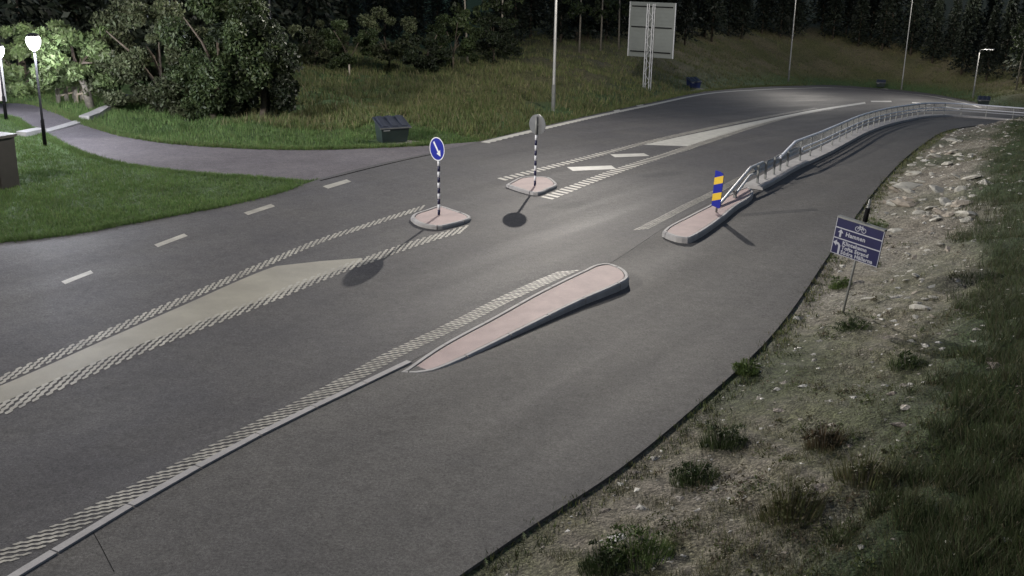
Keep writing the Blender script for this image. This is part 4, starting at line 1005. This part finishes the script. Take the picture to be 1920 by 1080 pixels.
# weeds growing among the stones
def weed(px, rx, h, label, cols, seed):
    b = Vector(hit(*px, z_ground)); r = empty('weed_clump', b, label, 'weed', 'weed clumps on the stony bank')
    g2_ = np.random.default_rng(seed); nb = 420
    V, Fq, col = leaf_cloud(b + Vector((0, 0, h * .4)), (rx * 1.1, rx * 1.1, h * .5), 700, .026, cols, 30, seed, hollow=.05)
    bulk('leaves', V, Fq, 'leaf_tint', r, col)
    ro = np.sqrt(g2_.random(nb)) * rx; an = g2_.uniform(0, 6.28, nb); Xb = b.x + ro * np.cos(an); Yb = b.y + ro * np.sin(an); Zb = z_ground(Xb, Yb)
    hh = h * g2_.uniform(.5, 1.25, nb) * (1.15 - .7 * ro / rx); aw = g2_.uniform(0, 6.28, nb); U = np.stack([np.cos(aw), np.sin(aw), 0 * aw], -1) * .006
    B0 = np.stack([Xb, Yb, Zb - .02], -1); T0 = B0 + np.stack([np.cos(an) * hh * .45 * ro / rx, np.sin(an) * hh * .45 * ro / rx, hh], -1)
    bulk('blades', np.stack([B0 - U, B0 + U, T0], 1).reshape(-1, 3), np.arange(nb * 3).reshape(nb, 3), 'grass_tint', r, np.repeat(np.array(cols)[g2_.integers(0, len(cols), nb)] * g2_.uniform(.8, 1.8, nb)[:, None], 3, 0), k=3, kind='stuff')
    g = random.Random(seed); m = MB()
    for k in range(9):
        e = b + Vector((g.uniform(-rx, rx) * .7, g.uniform(-rx, rx) * .7, h * g.uniform(.6, 1.1))); m.tube([b - Vector((0, 0, .05)), e], [.008, .003], 4)
    m.build('stems', 'bark_pale', r, kind='stuff')
for i, (px, rx, h, lb, cl) in enumerate([((1352, 842), .30, .5, 'olive weed clump close to the path edge halfway down', G_MID), ((1480, 968), .34, .55, 'large dark weed clump near the bottom middle of the bank', G_WEED), ((1200, 1050), .35, .45, 'fresh green weed clump at the bottom edge', G_FRESH),
        ((1545, 838), .25, .4, 'reddish brown weed clump in the middle of the bank', [(.07, .05, .03), (.06, .055, .03)]), ((1620, 905), .34, .5, 'dark weed clump right of the bank middle', G_WEED), ((1398, 700), .2, .3, 'small green weed by the path edge below the sign', G_FRESH),
        ((1300, 905), .3, .4, 'dark green weed left of the pale stones', G_MID), ((1640, 430), .3, .35, 'green weed behind the direction sign', G_FRESH), ((1575, 540), .22, .3, 'green weed at the path edge left of the sign post', G_FRESH), ((1600, 620), .3, .25, 'low olive weed below the sign post', G_MID),
        ((1700, 690), .3, .3, 'low olive weed at the upper stone scatter', G_MID), ((1130, 1072), .25, .4, 'leafy weed in the bottom corner of the path edge', G_MID)]):
    weed(px, rx, h, lb, cl, 80 + i)

# ------------------------------------------------------------------ limestone rubble
def stone_mesh(seed):
    g = random.Random(seed); me = bpy.data.meshes.new('stone')
    V = []; rings = [(-.45, .5), (-.2, .95), (.15, 1.0), (.42, .62)]; n = 7
    for z, rr in rings:
        for k in range(n):
            a = 2 * math.pi * k / n + g.uniform(-.2, .2); q = rr * g.uniform(.75, 1.15); V.append((q * math.cos(a), q * .72 * math.sin(a), z * .62 + g.uniform(-.06, .06)))
    Fc = [(i * n + k, i * n + (k + 1) % n, (i + 1) * n + (k + 1) % n, (i + 1) * n + k) for i in range(3) for k in range(n)] + [tuple(range(n))[::-1], tuple(3 * n + k for k in range(n))]
    me.from_pydata(V, [], Fc); me.materials.append(MAT['stone' if seed % 3 else 'stone_warm']); return me
STONES = [stone_mesh(i) for i in range(12)]
g = random.Random(17)
def put_stone(x, y, s):
    o = bpy.data.objects.new('stone', STONES[g.randrange(12)]); COL.objects.link(o); o.parent = ground
    o.location = (x, y, float(z_ground(x, y)) + s * .12); o.scale = (s, s * g.uniform(.7, 1.1), s * g.uniform(.5, .9)); o.rotation_euler = (g.uniform(-.4, .4), g.uniform(-.4, .4), g.uniform(0, 6.28))
cnt = 0
zones = [((1560, 640), (1750, 780), 60, .06), ((1250, 870), (1480, 1075), 40, .055), ((1480, 930), (1700, 1075), 35, .055), ((1660, 262), (1835, 420), 95, .3), ((1610, 400), (1790, 600), 70, .15)]
for (x0, y0), (x1, y1), n_, sz in zones:
    for k in range(n_):
        px, py = g.uniform(x0, x1), g.uniform(y0, y1); w = hit(px, py, z_ground)
        if -float(signed(EDGE_C, w[0], w[1])) < .3 or math.hypot(w[0], w[1]) > 58: continue
        put_stone(w[0], w[1], sz * math.exp(g.gauss(-.35, .45))); cnt += 1
# smaller rubble, too fine to pick apart
gg = np.random.default_rng(33)
X, Y = scatter(75000, 0, 32, 8, 80, 0, 0, 34)
dE = -signed(EDGE_C, X, Y); k = (dE > .2) & (dE < 8.5) & (gg.random(len(X)) < np.clip(1.25 - dE / 7.5 - .35 * wave(X + 2, Y, 1.3), 0, 1))
X, Y = X[k], Y[k]; n_ = len(X); D = np.hypot(X, Y)
sz = .0085 * np.exp(gg.normal(0, .6, n_)) * (1 + D / 18); base = np.array([(-1, -.7, 0), (1, -.8, .1), (.8, .9, 0), (-.9, .8, -.1), (.1, .1, .42), (.1, 0, -.5)])
Vv = base[None] * sz[:, None, None] * gg.uniform(.6, 1.3, (n_, 6, 3)); an = gg.uniform(0, 6.28, n_); c_, s_ = np.cos(an)[:, None], np.sin(an)[:, None]
Vv = np.stack([Vv[..., 0] * c_ - Vv[..., 1] * s_, Vv[..., 0] * s_ + Vv[..., 1] * c_, Vv[..., 2]], -1) + np.stack([X, Y, z_ground(X, Y) + sz * .2], -1)[:, None]
fc = np.array([(0, 1, 4), (1, 2, 4), (2, 3, 4), (3, 0, 4), (1, 0, 5), (2, 1, 5), (3, 2, 5), (0, 3, 5)])
FF = (np.arange(n_)[:, None, None] * 6 + fc[None]).reshape(-1, 3)
colr = np.repeat(np.array([(.34, .33, .3), (.26, .24, .21), (.44, .43, .4), (.17, .15, .13)])[gg.integers(0, 4, n_)] * gg.uniform(.7, 1.2, n_)[:, None], 6, 0)
tag(bulk('rubble', Vv.reshape(-1, 3), FF, 'ground_tint', None, colr, kind='stuff', k=3), 'pale limestone rubble scattered over the right hand bank', 'rubble')
